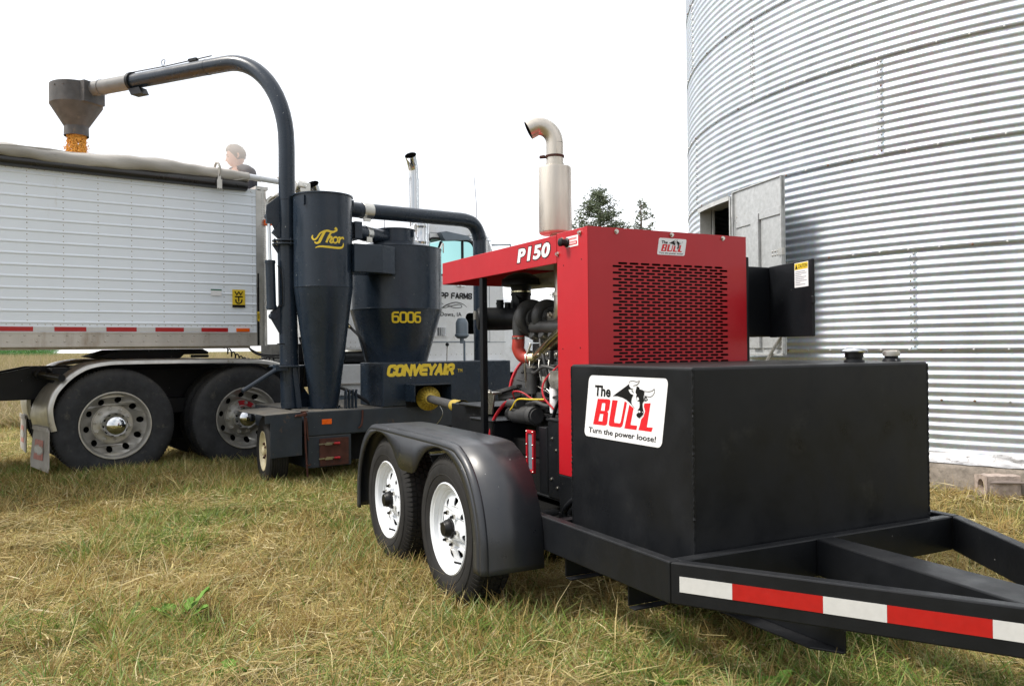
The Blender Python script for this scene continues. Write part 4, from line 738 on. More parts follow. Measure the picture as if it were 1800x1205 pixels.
# ------------------------------------------------------------------ semi tractor (local: x forward along the truck, y away from the camera side)
KL, KR = (-3.875, 8.0, 0), math.radians(36)
TR = empty('semi_tractor', KL, KR); tag(TR, 'white conventional semi tractor with chrome exhaust stacks and farm lettering', 'truck')
def truck_wheel(parent, x, y, rot, far=False):
    w = empty('wheel', (x, y, .56), 0, parent); w.rotation_euler = (0, rot, math.pi if far else 0)
    ty = MB()
    for o in (0, .335):
        ty.lathe([(.32, o+.02), (.335, o+.0), (.37, o-.008), (.43, o-.016), (.48, o-.012), (.515, o+.0), (.538, o+.018), (.546, o+.035), (.55, o+.14), (.546, o+.245), (.538, o+.262), (.5, o+.285), (.4, o+.29), (.32, o+.26)], (0, 0, 0), (0, 1, 0), 80)
        for i in range(110):
            a0 = 2*math.pi*i/110; a1 = a0+2*math.pi/110*.6
            for s_, yb in ((1, o), (-1, o+.28)):
                P = [(rr*math.cos(a), yb+s_*yy, rr*math.sin(a)) for a in (a0, a1) for (yy, rr) in ((.004, .513), (.022, .538), (.036, .5525), (.075, .5535), (.075, .54))]
                ty.add(P, [(0, 1, 6, 5), (1, 2, 7, 6), (2, 3, 8, 7), (3, 4, 9, 8), (0, 1, 2, 3, 4), (5, 6, 7, 8, 9)])
    ty.build('tyre', M['rubberdusty'], w, sharp=40)
    rm = MB(); rm.lathe([(.318, .012), (.330, -.002), (.328, -.012), (.318, -.012), (.308, .0), (.300, .03), (.292, .055)], (0, 0, 0), (0, 1, 0), 72)
    # bowl with ten hand holes
    lp = [[(.293*math.cos(a), .293*math.sin(a)) for a in np.linspace(0, 2*math.pi, 73)[:-1]]]
    for i in range(10):
        a = 2*math.pi*i/10+.15; lp.append([(.245*math.cos(a)+.030*math.cos(t), .245*math.sin(a)+.030*math.sin(t)) for t in np.linspace(0, 2*math.pi, 15)[:-1]])
    lp.append([(.192*math.cos(a), .192*math.sin(a)) for a in np.linspace(0, 2*math.pi, 61)[:-1]])
    v, f = curve2d(lp); fn = lambda a, b: (a, .055+.105*min(1, max(0, (.293-math.hypot(a, b))/.10))**.75, b)
    rm.sheet(v, f, fn, 0, True)
    rm.lathe([(.1925, .160), (.190, .166), (.184, .166), (.180, .158), (.09, .158), (.09, .20)], (0, 0, 0), (0, 1, 0), 60)
    rm.build('rim', M['alu'], w, sharp=40)
    dk_ = MB(); dk_.lathe([(0, .22), (.29, .20), (.3, .33)], (0, 0, 0), (0, 1, 0), 32); dk_.build('brake_drum', M['dark'], w)
    hb = MB(); hb.lathe([(.118, .155), (.122, .10), (.123, .05), (.117, .005), (.104, -.032), (.084, -.060), (.058, -.079), (.03, -.089), (0, -.092)], (0, 0, 0), (0, 1, 0), 40); hb.build('hub_cap', M['chrome'], w)
    nt = MB()
    for i in range(10): a = 2*math.pi*(i+.5)/10+.15; nt.tube([(.156*math.cos(a), .160, .156*math.sin(a)), (.156*math.cos(a), .122, .156*math.sin(a))], .019, 6, True, 0, False); nt.dome((.156*math.cos(a), .122, .156*math.sin(a)), (0, -1, 0), .014, .012)
    nt.build('wheel_nut', M['alu'], w)
    return w
w0 = truck_wheel(TR, 0, 0, 0.0)
w1 = copy_tree(w0, TR); w1.location = (1.285, 0, .56); w1.rotation_euler = (0, .35, 0)
rp = MB(); rp.slab([(r_*math.cos(a), r_*math.sin(a)) for r_, a in [(.178, a) for a in np.linspace(1.15, 2.2, 10)]+[(.128, a) for a in np.linspace(2.2, 1.15, 10)]], lambda a, b: (a, .1570, b), (0, -.002, 0)); rp.build('red_paint_patch', M['cablered'], w1)
for (x, r_) in ((0, .5), (1.285, .1)):
    w = copy_tree(w0, TR); w.location = (x, 2.45, .56); w.rotation_euler = (0, r_, math.pi)
fm = MB()
for y in (.80, 1.57):
    fm.slab([(-1.15, .80), (-1.15, 1.02), (-.62, 1.13), (5.6, 1.13), (5.6, .86), (-.6, .80)], lambda a, b: (a, y, b), (0, .085, 0))
fm.box(-1.14, -1.06, .886, 1.569, .78, 1.05); fm.box(-.56, -.40, .886, 1.569, .84, 1.10); fm.box(.5, .8, .886, 1.569, .76, 1.11); fm.box(2.0, 2.1, .886, 1.569, .86, 1.11)
fm.box(-.5, -.3, .35, .799, .85, 1.12); fm.box(.02, 1.25, .7, .79, .72, 1.09); fm.cyl((-.02, .42, .56), (-.02, 2.0, .56), .09); fm.cyl((1.285, .42, .56), (1.285, 2.0, .56), .09); fm.lathe([(0, -.16), (.12, -.14), (.19, 0), (.12, .14), (0, .16)], (0, 1.22, .56), (0, 1, 0)); fm.lathe([(0, -.16), (.12, -.14), (.19, 0), (.12, .14), (0, .16)], (1.285, 1.22, .56), (0, 1, 0))
fm.box(.1, 1.2, .45, .78, .62, .78); fm.box(.15, 1.15, .90, 1.50, .30, .76); fm.box(-.25, 1.5, .95, 1.45, .42, .70)
fm.build('chassis', M['black'], TR, .006)
fw5 = MB(); fw5.slab([(-.05, 1.225), (.18, 1.30), (1.0, 1.30), (1.06, 1.27), (1.06, 1.24), (.8, 1.24), (.72, 1.16), (.30, 1.16)], lambda a, b: (a, .62, b), (0, 1.2, 0)); fw5.box(.9, 1.06, .60, .75, 1.205, 1.235); fw5.build('fifth_wheel', M['black'], TR, .008)
# aluminium tandem half fenders with mud flaps
def halffender(y0, y1):
    pr = [(-.552, .53), (-.577, .64), (-.583, .76), (-.55, .88), (-.50, .96), (-.40, 1.065), (-.263, 1.15), (-.1, 1.187), (.1, 1.197), (.7, 1.197), (1.35, 1.185), (1.6, 1.15), (1.72, 1.09)]
    pr = spline(pr, 5); mb = MB(); n = len(pr); rows = []
    nrm = []
    for i in range(n):
        a = np.array(pr[max(i-1, 0)]); b = np.array(pr[min(i+1, n-1)]); d = (b-a)/np.linalg.norm(b-a); nrm.append(np.array((d[1], -d[0])))
    def row(y, k): return [(pr[i][0]+nrm[i][0]*k-.085*(y-y0)/.62*(y0 < 1)*max(0, min(1, (1.05-pr[i][1])/.4))*(pr[i][0] < 0), y, pr[i][1]+nrm[i][1]*k) for i in range(n)]
    rows = [row(y0, .045), row(y0+.004, .015), row(y0+.02, .0), row(y0+.05, 0), row(y0+.20, -.004), row(y1-.05, 0), row(y1-.02, 0), row(y1, .03)]
    vs = [p for r_ in rows for p in r_]; mb.add(vs, [(r_*n+i, r_*n+i+1, (r_+1)*n+i+1, (r_+1)*n+i) for r_ in range(len(rows)-1) for i in range(n-1)], 0, True)
    return mb
hf = halffender(-.03, .62).build('half_fender', M['alu'], TR, sharp=60)
hf2 = halffender(1.84, 2.48).build('half_fender', M['alu'], TR, sharp=60)
def flap(y0, y1, sw):
    X = lambda a, b, h=0: (-.566-h-sw*(1+.5*(.545-b)/.35)*(a-y0)/.62-.01*(.545-b), a, b)
    fp = MB(); fp.slab([(y0, .55), (y1, .55), (y1, .22), (y1-.04, .17), (y0+.02, .15), (y0, .19)], lambda a, b: X(a, b), (-.01, 0, 0), 0); fp.slab([(y0, .53), (y1, .53), (y1, .57), (y0, .57)], lambda a, b: X(a, b, .0105), (-.012, 0, 0), 0)
    fp.slab([(y0+.16, .44), (y1-.10, .44), (y1-.10, .25), (y0+.16, .25)], lambda a, b: X(a, b, .0108), (-.0015, 0, 0), 1)
    cyy = (y0+.16+y1-.10)/2
    for rx, rz, h, k in ((.15, .05, .0125, 0), (.125, .036, .014, 2)): fp.slab([(cyy+rx*math.cos(t), .345+rz*math.sin(t)) for t in np.linspace(0, 2*math.pi, 29)[:-1]], lambda a, b: X(a, b, h), (-.0012, 0, 0), k)
    return fp.build('mud_flap', [M['flapwhite'], M['fadedred'], M['galv']], TR)
flap(.0, .52, .08); flap(1.95, 2.44, .01)
sp_ = MB(); sp_.cyl((-.60, .75, 1.06), (-.475, -.10, 1.035), .032, n=18); sp_.lathe([(.032, 0), (.048, .0), (.048, .05), (.032, .06)], (-.585, .65, 1.057), (.145, -.99, -.03), 14); sp_.build('fender_bracket', M['black'], TR)
# cab
CY0, CY1 = .22, 2.23
side = [(3.32, 1.0), (3.30, 2.66), (3.40, 2.80), (3.75, 2.90), (4.12, 2.88), (4.36, 2.80), (4.62, 2.20), (4.66, 1.0)]
win = [tuple(p) for p in rloop(3.55, 4.235, 2.21, 2.645, .075, 4)]
win = [(a if a < 4.1 or b < 2.4 else a-.04*(b-2.4)/.25, b) for a, b in win]
peep = rloop(4.06, 4.36, 1.46, 1.73, .06, 4)
cb = MB(); v, f = curve2d([side, win, peep])
for y, fl in ((CY0, False), (CY1, True)): cb.sheet(v, f if not fl else [q[::-1] for q in f], lambda a, b: (a, y, b))
v2, f2 = curve2d([[(3.36, 1.02), (3.34, 2.64), (3.42, 2.76), (3.75, 2.85), (4.1, 2.84), (4.33, 2.77), (4.58, 2.2), (4.6, 1.02)], win, peep])
for y in (CY0+.05, CY1-.05): cb.sheet(v2, f2, lambda a, b: (a, y, b), 1)
n = len(side)
for i in range(n-1):
    a, b = side[i], side[i+1]
    if i == 5: continue
    cb.add([(a[0], CY0, a[1]), (b[0], CY0, b[1]), (b[0], CY1, b[1]), (a[0], CY1, a[1])], [(0, 1, 2, 3)], 0, i in (1, 2, 3, 4))
for lp in (win, peep):
    k = len(lp)
    for y, y2 in ((CY0, CY0+.05), (CY1, CY1-.05)): cb.add([(p[0], y, p[1]) for p in lp]+[(p[0], y2, p[1]) for p in lp], [(i, (i+1) % k, k+(i+1) % k, k+i) for i in range(k)], 1)
CB = cb.build('cab', [M['cabwhite'], M['dark']], TR, .02)
wf = MB(); k = len(win)
out_ = [(p[0]+(p[0]-3.89)*.055, p[1]+(p[1]-2.43)*.09) for p in win]
for y in (CY0-.004,): wf.add([(p[0], y, p[1]) for p in out_]+[(p[0], y-.006, p[1]) for p in win], [(i, (i+1) % k, k+(i+1) % k, k+i) for i in range(k)], 0)
wf.box(4.02, 4.045, CY0+.005, CY0+.03, 2.21, 2.64, 0); wf.bar((3.60, CY0+.03, 2.22), (3.74, CY0+.03, 2.62), .03, .03); wf.bar((3.75, CY1-.06, 2.22), (3.66, CY1-.06, 2.62), .05, .04)
wf.build('window_frame', M['decalblack'], CB)
gl = MB(); v, f = curve2d([win]); gl.sheet(v, f, lambda a, b: (a, CY0+.02, b)); gl.sheet(v, f, lambda a, b: (a, CY1-.02, b)); v, f = curve2d([peep]); gl.sheet(v, f, lambda a, b: (a, CY0+.02, b)); gl.add([(4.37, CY0+.02, 2.79), (4.61, CY0+.02, 2.21), (4.61, CY1-.02, 2.21), (4.37, CY1-.02, 2.79)], [(0, 1, 2, 3)]); gl.build('window_pane', M['glassteal'], CB)
vs = MB(); vs.slab([(3.66, 2.72), (3.74, 2.735), (4.05, 2.70), (4.10, 2.655), (3.72, 2.62)], lambda a, b: (a, CY0-.10, b), (0, .099, 0)); vs.build('window_visor', M['plastgrey'], CB)
dl = MB()
v, f = curve2d([[(3.52, 1.36), (4.42, 1.36), (4.42, 2.72), (3.48, 2.72)], [(3.526, 1.366), (4.414, 1.366), (4.414, 2.714), (3.486, 2.714)]]); dl.sheet(v, f, lambda a, b: (a, CY0-.002, b))
dl.box(3.3, 4.66, CY0-.003, CY0-.001, 1.352, 1.358); dl.box(3.3, 4.66, CY0-.004, CY0-.002, 1.095, 1.115); dl.build('door_seam', M['plastgrey'], CB)
for k, (nm) in enumerate(('rivets',)):
    rv = MB()
    for i in range(18): rv.dome((3.34+i*.073, CY0, 1.20), (0, -1, 0), .007, .004)
    rv.build('rivet', M['alu'], CB)
dh = MB(); dh.slab(rloop(3.60, 3.80, 1.42, 1.555, .03), lambda a, b: (a, CY0-.003, b), (0, -.008, 0), 0)
for i in range(4): dh.box(3.65+i*.032, 3.67+i*.032, CY0-.02, CY0-.0115, 1.435, 1.54, 1)
dh.build('door_handle', [M['cabwhite'], M['chrome']], CB)
lt = MB(); fy = lambda a, b: (a, CY0-.004, b)
block_text(lt, 'RIPP FARMS', 3.61, 4.155, 1.905, 1.983, .017, lambda a, b, n: (a, CY0-.004-.0001*n, b), 0, 0, .45); v, f = text2d('Dows, IA', 3.70, 4.00, 1.675, 1.735, 0, .012, 1.1); lt.sheet(v, f, fy)
for st_ in ([(3.62, 1.80), (3.66, 1.77), (3.72, 1.785), (3.80, 1.83), (3.92, 1.86), (4.02, 1.84), (4.08, 1.80)], [(3.80, 1.82), (3.90, 1.79), (4.0, 1.80), (3.98, 1.835), (3.88, 1.82), (3.76, 1.79), (3.68, 1.80), (3.63, 1.845), (3.68, 1.855), (3.74, 1.835)]):
    v, f = ribbon(st_, [.004, .009, .012, .012, .010, .008, .004] if len(st_) == 7 else .008, 6); lt.sheet(v, f, fy)
lt.build('door_lettering', M['decalblack'], CB)
st = MB(); st.box(3.40, 3.9, .45, 1.0, 1.10, 1.75, 0); st.box(3.40, 3.55, .45, 1.0, 1.75, 2.35, 0); st.box(4.3, 4.55, .3, 2.1, 1.4, 2.05, 0); st.build('seat', M['dark'], CB)
mi = MB(); mi.box(4.50, 4.56, -.22, .02, 2.10, 2.5); mi.tube([(4.45, .2, 2.62), (4.53, -.1, 2.6), (4.53, -.1, 2.5)], .012, 8); mi.box(3.50, 3.54, .0, .14, 2.03, 2.32); mi.build('mirror', M['plastgrey'], TR, .01)
rb = MB(); rb.tube([(3.9, CY0-.05, 2.70), (4.4, CY0-.08, 2.66)], .008, 8); rb.sphere((3.98, CY0-.02, 1.99+.08), .018, 8); rb.box(3.93, 4.05, CY0-.02, CY0-.004, 2.065, 2.08); rb.build('grab_rail', M['chrome'], CB)
# sleeper / back panel
sl = MB(); sl.slab([(2.42, 1.27), (2.42, 2.36), (2.62, 2.52), (3.24, 2.58), (3.24, 1.27)], lambda a, b: (a, .30, b), (0, 1.86, 0)); SL = sl.build('sleeper', M['cabwhite'], TR, .03)
rv = MB()
for i in range(14): rv.dome((2.45+i*.058, .298, 1.31), (0, -1, 0), .007, .004); rv.dome((2.45+i*.058, .298, 1.36), (0, -1, 0), .007, .004)
rv.build('rivet', M['alu'], SL)
fk = MB(); fk.slab([(2.25, .74), (2.25, 1.085), (2.30, 1.10), (4.60, 1.10), (4.60, .74)], lambda a, b: (a, .12, b), (0, .60, 0), 0); fk.box(2.24, 4.61, .105, .119, .86, .885, 1); fk.box(2.24, 4.6, .13, .72, .60, .738, 2); fk.build('side_fairing', [M['cabwhite'], M['alurail'], M['plastgrey']], TR, .012)
un = MB(); un.box(2.3, 3.2, .4, 2.0, 1.12, 1.25); un.cyl((2.5, .35, 1.18), (2.9, .35, 1.18), .06); un.box(2.0, 2.38, .7, 1.7, 1.13, 1.35); un.build('air_tank', M['black'], TR)
# hood, far fenders and front wheels
hp = []
hsec = [(4.64, 2.10), (4.9, 2.09), (5.6, 2.0), (6.2, 1.88), (6.42, 1.72), (6.5, 1.2), (6.5, .75)]
hm = MB(); n = 14
def hrow(x, zt, w):
    yc = 1.225; pts = []
    for i in range(n+1): t = math.pi*i/n; pts.append((x, yc-w*math.copysign(abs(math.cos(t))**.55, math.cos(t)), .95+(zt-.95)*abs(math.sin(t))**.45))
    return pts
rows = [hrow(4.655, 2.06, .90), hrow(4.9, 2.06, .90), hrow(5.6, 1.98, .86), hrow(6.2, 1.86, .80), hrow(6.42, 1.72, .74), hrow(6.5, 1.4, .66)]
hm.add([p for r_ in rows for p in r_], [(r_*(n+1)+i, r_*(n+1)+i+1, (r_+1)*(n+1)+i+1, (r_+1)*(n+1)+i) for r_ in range(len(rows)-1) for i in range(n)], 0, True)
hm.add(rows[-1], [tuple(range(n+1))])
hm.build('hood', M['cabwhite'], TR, sharp=60)
ff = MB()
for y0, y1 in ((.05, .42), (2.03, 2.40)):
    pr = spline([(4.95, .72), (5.0, .95), (5.2, 1.2), (5.55, 1.3), (5.95, 1.22), (6.2, 1.0), (6.35, .7)], 5); k = len(pr)
    ff.add([(p[0], y0, p[1]) for p in pr]+[(p[0], y1, p[1]) for p in pr], [(i, i+1, k+i+1, k+i) for i in range(k-1)], 0, True)
    ff.add([(p[0], y0, p[1]) for p in pr]+[(5.6+(p[0]-5.6)*.87, y0, .68+(p[1]-.68)*.9) for p in pr], [(i, i+1, k+i+1, k+i) for i in range(k-1)], 0, True)
ff.box(6.45, 6.7, .0, 2.45, .45, .85); ff.build('front_fender', M['cabwhite'], TR, sharp=50)
for (y, fl) in ((.06, 0), (2.39, math.pi)):
    w = copy_tree(w0, TR); w.location = (5.6, y, .56); w.rotation_euler = (0, .7, fl)
    for ch in w.children:
        if ch.name.startswith('tyre'): ch.scale = (1, .46, 1)
# stacks, air cleaner, aerials
def stack(x, y, z0, z1, name):
    mb = MB(); mb.cyl((x, y, z0), (x, y, z1-.25), .074, n=28, caps=False)
    el = [(x, y, z1-.25), (x, y, z1-.16), (x-.010, y-.008, z1-.09), (x-.036, y-.030, z1-.02), (x-.072, y-.062, z1+.03)]
    mb.tube(el, [.068, .068, .068, .070, .073], 28, False); mb.tube(el, [.062, .062, .062, .066, .070], 28, False, 1); mb.cyl((x, y, z0-1.0), (x, y, z0), .085, n=28)
    for k in range(6): mb.lathe([(.064, -.003), (.067, 0), (.064, .003)], (x, y, z0+.1+k*.12), n=24)
    mb.build(name, [M['chrome'], M['dark']], TR)
stack(3.50, .50, 2.62, 3.67, 'exhaust_stack'); stack(2.355, .50+.25, 2.3, 3.22, 'exhaust_stack')
ac = MB(); ac.lathe([(.0, 1.75), (.14, 1.75), (.15, 1.78), (.15, 2.42), (.14, 2.50), (.105, 2.53), (.10, 2.56), (.105, 2.575), (.105, 2.60), (.10, 2.61), (.10, 2.77), (.105, 2.79), (.10, 2.81), (0, 2.82)], (3.44, .20, 0), n=32); ac.build('air_cleaner', M['chrome'], TR)
an = MB(); an.tube([(4.40, .5, 2.7), (4.41, .5, 3.2), (4.38, .5, 3.56)], [.006, .004, .003], 6); an.tube([(3.1, .5, 2.5), (3.1, .5, 2.98)], [.006, .003], 6); an.build('aerial', M['rust'], TR)
hs = MB()
co = [(1.28+.030*k/8+.0, 1.0+.0, 0) for k in range(1)]
pts = []
for i in range(150):
    t = i/149; a = t*2*math.pi*13; p = V3((1.33, .92, 1.30)).lerp(V3((1.92, .98, 1.19)), t)+V3((0, 0, -.10*math.sin(math.pi*t))); pts.append(p+V3((0, math.cos(a)*.035, math.sin(a)*.035)))
hs.tube(pts, .008, 6)
hs.tube(spline([(1.46, .75, 1.42), (1.6, .78, 1.28), (1.8, .85, 1.22), (2.1, .9, 1.24), (2.42, .95, 1.4)], 6), .011, 8); hs.tube(spline([(1.46, .6, 1.36), (1.6, .65, 1.24), (1.85, .75, 1.19), (2.1, .85, 1.2), (2.42, .95, 1.3)], 6), .009, 8); hs.build('air_line', M['black'], TR)

# cab, hood and fairings sit a little further along the chassis than first drawn
def lengthen(o):
    if o.name.startswith('wheel'): 
        if o.location.x > 3: o.location.x = 1.6+(o.location.x-1.6)*1.06
        return
    if o.type == 'MESH':
        for v in o.data.vertices:
            if v.co.x > 1.6: v.co.x = 1.6+(v.co.x-1.6)*1.06
            if v.co.x > 2.2 and v.co.z > 1.3: v.co.z = 1.3+(v.co.z-1.3)*1.018
    for ch in o.children: lengthen(ch)
lengthen(TR)
# ------------------------------------------------------------------ hopper trailer
TL = empty('grain_trailer', KL, KR); tag(TL, 'white ribbed hopper bottom grain trailer with a rolled grey tarp along its top edge', 'trailer')
X0, X1, Y0, Y1 = -7.6, 1.372, -.06, 2.52
prf = [(0, 1.462)]; z = 1.555
while z < 2.95:
    prf += [(0, z-.013), (.0045, z-.008), (.006, z), (.0045, z+.008), (0, z+.013)]; z += .1055
prf += [(0, 2.995)]
sd_ = MB(); n = len(prf)
for y, s_ in ((Y0, -1), (Y1, 1)):
    vs = [(x, y+s_*p[0], p[1]) for x in (X0, X1) for p in prf]; sd_.add(vs, [(i, i+1, n+i+1, n+i) if s_ < 0 else (i, n+i, n+i+1, i+1) for i in range(n-1)], 0, True)
    sd_.add([(x, y-s_*.02, z_) for x in (X0, X1) for z_ in (1.40, 2.995)], [(0, 1, 3, 2)])
sd_.box(X0, X0+.02, Y0, Y1, 1.33, 3.0); sd_.box(X1-.01, X1+.02, Y0+.005, Y1-.005, 1.33, 3.0)
SD = sd_.build('side_wall', M['trwhite'], TL, sharp=14)
rv = MB(); rows = []
z = 1.555-.1055/2
zs = [1.555+.1055*(i-.5) for i in range(1, 15)]
for x in [1.034-.2965*i for i in range(0, 12)]:
    for z in zs:
        for dz in (-.030, .022): rv.dome((x, Y0, z+dz-.004), (0, -1, 0), .0065, .0045, 6)
x = 1.32
while x > -2.6:
    rv.dome((x, Y0, 1.535), (0, -1, 0), .0055, .004, 6); rv.dome((x, Y0-.001, 2.965), (0, -1, 0), .0055, .004, 6); x -= .062
for k in range(56): rv.dome((1.335, Y0, 1.5+k*.0265), (0, -1, 0), .005, .004, 6)
rv.build('rivet', M['alu'], SD)
rl = MB(); rl.box(X0, X1+.0, Y0-.014, Y0+.05, 1.325, 1.461); rl.box(X0, X1, Y0-.022, Y0-.0145, 1.325, 1.345); rl.box(X0, X1+.0, Y1-.05, Y1+.014, 1.325, 1.461); rl.box(X0, X1, Y0-.018, Y0-.0145, 1.452, 1.466)
x = 1.30
while x > -2.4: rl.dome((x, Y0-.014, 1.435), (0, -1, 0), .009, .007, 8); rl.dome((x-.02, Y0-.014, 1.378), (0, -1, 0), .009, .007, 8); x -= .115
rl.build('bottom_rail', M['alurail'], TL)
tp = MB()
segs = [(1.071, .799, 0), (.799, .628, 1), (.628, .355, 0), (.355, .184, 1), (.184, -.089, 0), (-.089, -.26, 1), (-.26, -.53, 0), (-.53, -.70, 1), (-.70, -1.0, 0), (-1.0, -1.17, 1), (-1.17, -1.46, 0), (-1.46, -1.63, 1)]
for a, b, k in segs: tp.box(b+.001, a-.001, Y0-.0035, Y0-.0015, 1.472, 1.514, k)
tp.build('reflective_tape', [M['tapered'], M['tapewhite']], SD)
mk = MB(); mk.box(1.155, 1.295, Y0-.014, Y0-.001, 1.474, 1.511); mk.build('side_marker', M['orange'], SD, .003)
lg = MB(); lx, lz = 1.115, 1.73
lg.box(lx, lx+.133, Y0-.0115, Y0-.0095, lz, lz+.188, 0); lg.box(lx, lx+.133, Y0-.0125, Y0-.0118, lz, lz+.028, 1)
fyl = lambda a, b: (a, Y0-.0135, b)
v, f = text2d('W', lx+.02, lx+.113, lz+.125, lz+.168, 0, .02); lg.sheet(v, f, fyl, 1)
for st_, w in (([(lx+.025, lz+.113), (lx+.108, lz+.113)], .014), ([(lx+.066, lz+.113), (lx+.066, lz+.06)], .013), ([(lx+.035, lz+.085), (lx+.04, lz+.055), (lx+.066, lz+.043), (lx+.092, lz+.055), (lx+.10, lz+.085)], .014)):
    v, f = ribbon(st_, w, 5); lg.sheet(v, f, fyl, 1)
sl_ = MB(); sl_.box(.895, 1.005, Y0-.0100, Y0-.0095, 1.90, 1.915, 0); sl_.box(.895, 1.005, Y0-.0100, Y0-.0095, 1.848, 1.90, 1); sl_.build('small_sticker', [mat('green_decal', (.05, .16, .10), .5), M['decalwhite']], SD); lg.build('maker_badge', [M['decalyellow'], M['decalblack']], SD)
# rounded front corner posts with chevron ribs
cp = MB()
cp.add([(X1+.002, Y0-.004, 1.326), (X1+.055, Y0-.004, 1.326), (X1+.055, Y0-.004, 2.99), (X1+.002, Y0-.004, 2.99)], [(0, 1, 2, 3)])
pr = [(X1+.055+.085*math.sin(t), Y0-.004+.085*(1-math.cos(t))) for t in np.linspace(0, math.pi/2, 9)]
cp.add([(x, y, z) for z in (1.326, 3.03) for x, y in pr], [(i, i+1, 9+i+1, 9+i) for i in range(8)], 0, True)
cp.add([(X1+.14, Y0+.081, 1.326), (X1+.14, Y1-.08, 1.326), (X1+.14, Y1-.08, 3.03), (X1+.14, Y0+.081, 3.03)], [(0, 1, 2, 3)], 0)
cp.box(X1+.003, X1+.135, Y0-.002, Y1, 3.0, 3.035)
for k in range(64):
    z = 1.35+k*.0255
    for s_ in (0, 1):
        a = V3((X1+.062+.022*s_, Y0-.006+.004*s_, z+.010*s_)); b = V3((X1+.084+.026*s_, Y0-.002+.020*s_, z+.010-.012*s_)); cp.bar(a, b, .006, .007, 0, up=(.3, -1, 0))
cp.build('corner_post', M['alu'], TL)
bs = MB(); bs.box(X1+.008, X1+.03, Y0-.007, Y0-.0045, 1.33, 1.95, 0); bs.box(X1+.012, X1+.028, Y0-.0095, Y0-.0072, 1.95, 2.10, 0); bs.slab([(X1+.006, 1.60), (X1+.028, 1.58), (X1+.036, 1.63), (X1+.028, 1.69), (X1+.006, 1.69)], lambda a, b: (a, Y0-.0105, b), (0, -.001, 0), 1)
for k in range(3): bs.box(X1+.011+k*.007, X1+.014+k*.007, Y0-.0125, Y0-.0118, 1.61, 1.67, 0)
bs.build('seal_strip', [M['decalblack'], M['decalyellow']], TL)
am = MB(); am.box(X1+.09, X1+.17, Y0-.03, Y0+.03, 2.62, 2.68); am.build('front_marker', M['orange'], TL, .004)
br = MB()
pr = [(-.02, 2.965), (-.055, 2.97), (-.085, 2.99), (-.09, 3.02), (-.075, 3.055), (-.03, 3.075), (.03, 3.075), (.03, 2.965)]; k = len(pr)
xs = [X0, -2, -1, 0, .6, 1.0, 1.2, 1.27]; vs = []
for x in xs: vs += [(x, Y0+p[0]*(1 if x < 1.25 else .8), p[1]+.004*math.sin(x*5)) for p in pr]
br.add(vs, [(i*k+j, i*k+(j+1) % k, (i+1)*k+(j+1) % k, (i+1)*k+j) for i in range(len(xs)-1) for j in range(k)]+[tuple((len(xs)-1)*k+j for j in range(k))], 0, True)
br.build('tarp_rail', M['blackrail'], TL, sharp=50)
tr_ = MB(); random.seed(5); pts, rad = [], []
for i in range(120):
    x = (-3.0+4.285*(i-9)/110 if i > 9 else X0+(-3.0-X0)*i/9); pts.append((x, Y0-.035+.010*math.sin(x*1.7)+.004*math.sin(x*9), 3.125+.012*math.sin(x*1.3+.6)-.022*max(0, min(1, x+.2))-.045*math.exp(-((x+.38)/.45)**2)))
    rad.append(.068+.010*math.sin(x*2.1+1)+.006*math.sin(x*6.3)+.003*math.sin(x*19)-.014*max(0, min(1, (x-.2)/1.0)))
tr_.tube(pts, rad, 22)
for i in range(120*22):                        # wrinkles wound round the roll
    x, y, z = tr_.v[i]; c = pts[i//22]; a = math.atan2(z-c[2], y-c[1]); k = 1+.05*math.sin(5.5*x+2*a)+.045*math.sin(13*x-3*a+1)+.03*math.sin(31*x+2*a)*(.4+.6*math.sin(2*x)**2); tr_.v[i] = (x, c[1]+(y-c[1])*k, c[2]+(z-c[2])*k)
# spiral folds
for ph, x0_, x1_ in ((0, -1.2, .35), (2.2, .2, 1.28), (1.0, -3, -.9), (3.3, .75, 1.28)):
    q = []
    for i in range(40):
        t = i/39; x = x0_+(x1_-x0_)*t; j = max(0, 9+(x+3.0)/4.285*110); c = np.array(pts[int(j)]); a = ph+t*2.6; r_ = rad[int(j)]*.99; q.append((x, c[1]-r_*math.cos(a), c[2]+r_*math.sin(a)))
    tr_.tube(q, [.004+.008*math.sin(math.pi*i/39) for i in range(40)], 8)
tr_.build('rolled_tarp', M['tarp'], TL, sharp=70)
tb = MB(); tb.cyl((1.28, Y0-.035, 3.118), (1.64, Y0-.035, 3.10), .033, n=20); tb.lathe([(.034, 0), (.037, .004), (.037, .03), (.034, .034)], (1.39, Y0-.035, 3.112), (1, 0, -.05), 20); tb.build('tarp_tube', M['white'], TL)
tm = MB(); tm.cyl((1.60, Y0-.035, 3.10), (1.74, Y0-.035, 3.095), .022, n=14); tm.box(1.60, 1.68, Y0-.06, Y0-.0, 3.12, 3.15); tm.box(1.66, 1.72, Y0-.09, Y0+.03, 3.0, 3.13); tm.lathe([(0, 0), (.06, .0), (.075, .03), (.075, .10), (.05, .15), (0, .16)], (1.80, Y0-.03, 3.08), (1, 0, -.1), 16); tm.box(1.83, 1.95, Y0-.10, Y0+.02, 3.0, 3.11); tm.tube(spline([(1.49, Y0+.06, 2.78), (1.53, Y0+.05, 2.90), (1.62, Y0+.0, 2.96), (1.75, Y0-.03, 2.99)], 5), .026, 12); tm.tube(spline([(1.50, Y0+.02, 2.70), (1.53, Y0-.0, 2.82), (1.60, Y0-.05, 2.92), (1.64, Y0-.08, 3.02), (1.68, Y0-.09, 3.05)], 5), .01, 8); tm.build('tarp_motor', M['zinc'], TL, .006)
bk = MB(); bk.box(.93, .99, Y0-.105, Y0-.092, 2.965, 3.06, 0); bk.box(.945, .975, Y0-.12, Y0-.106, 2.95, 3.16, 1)
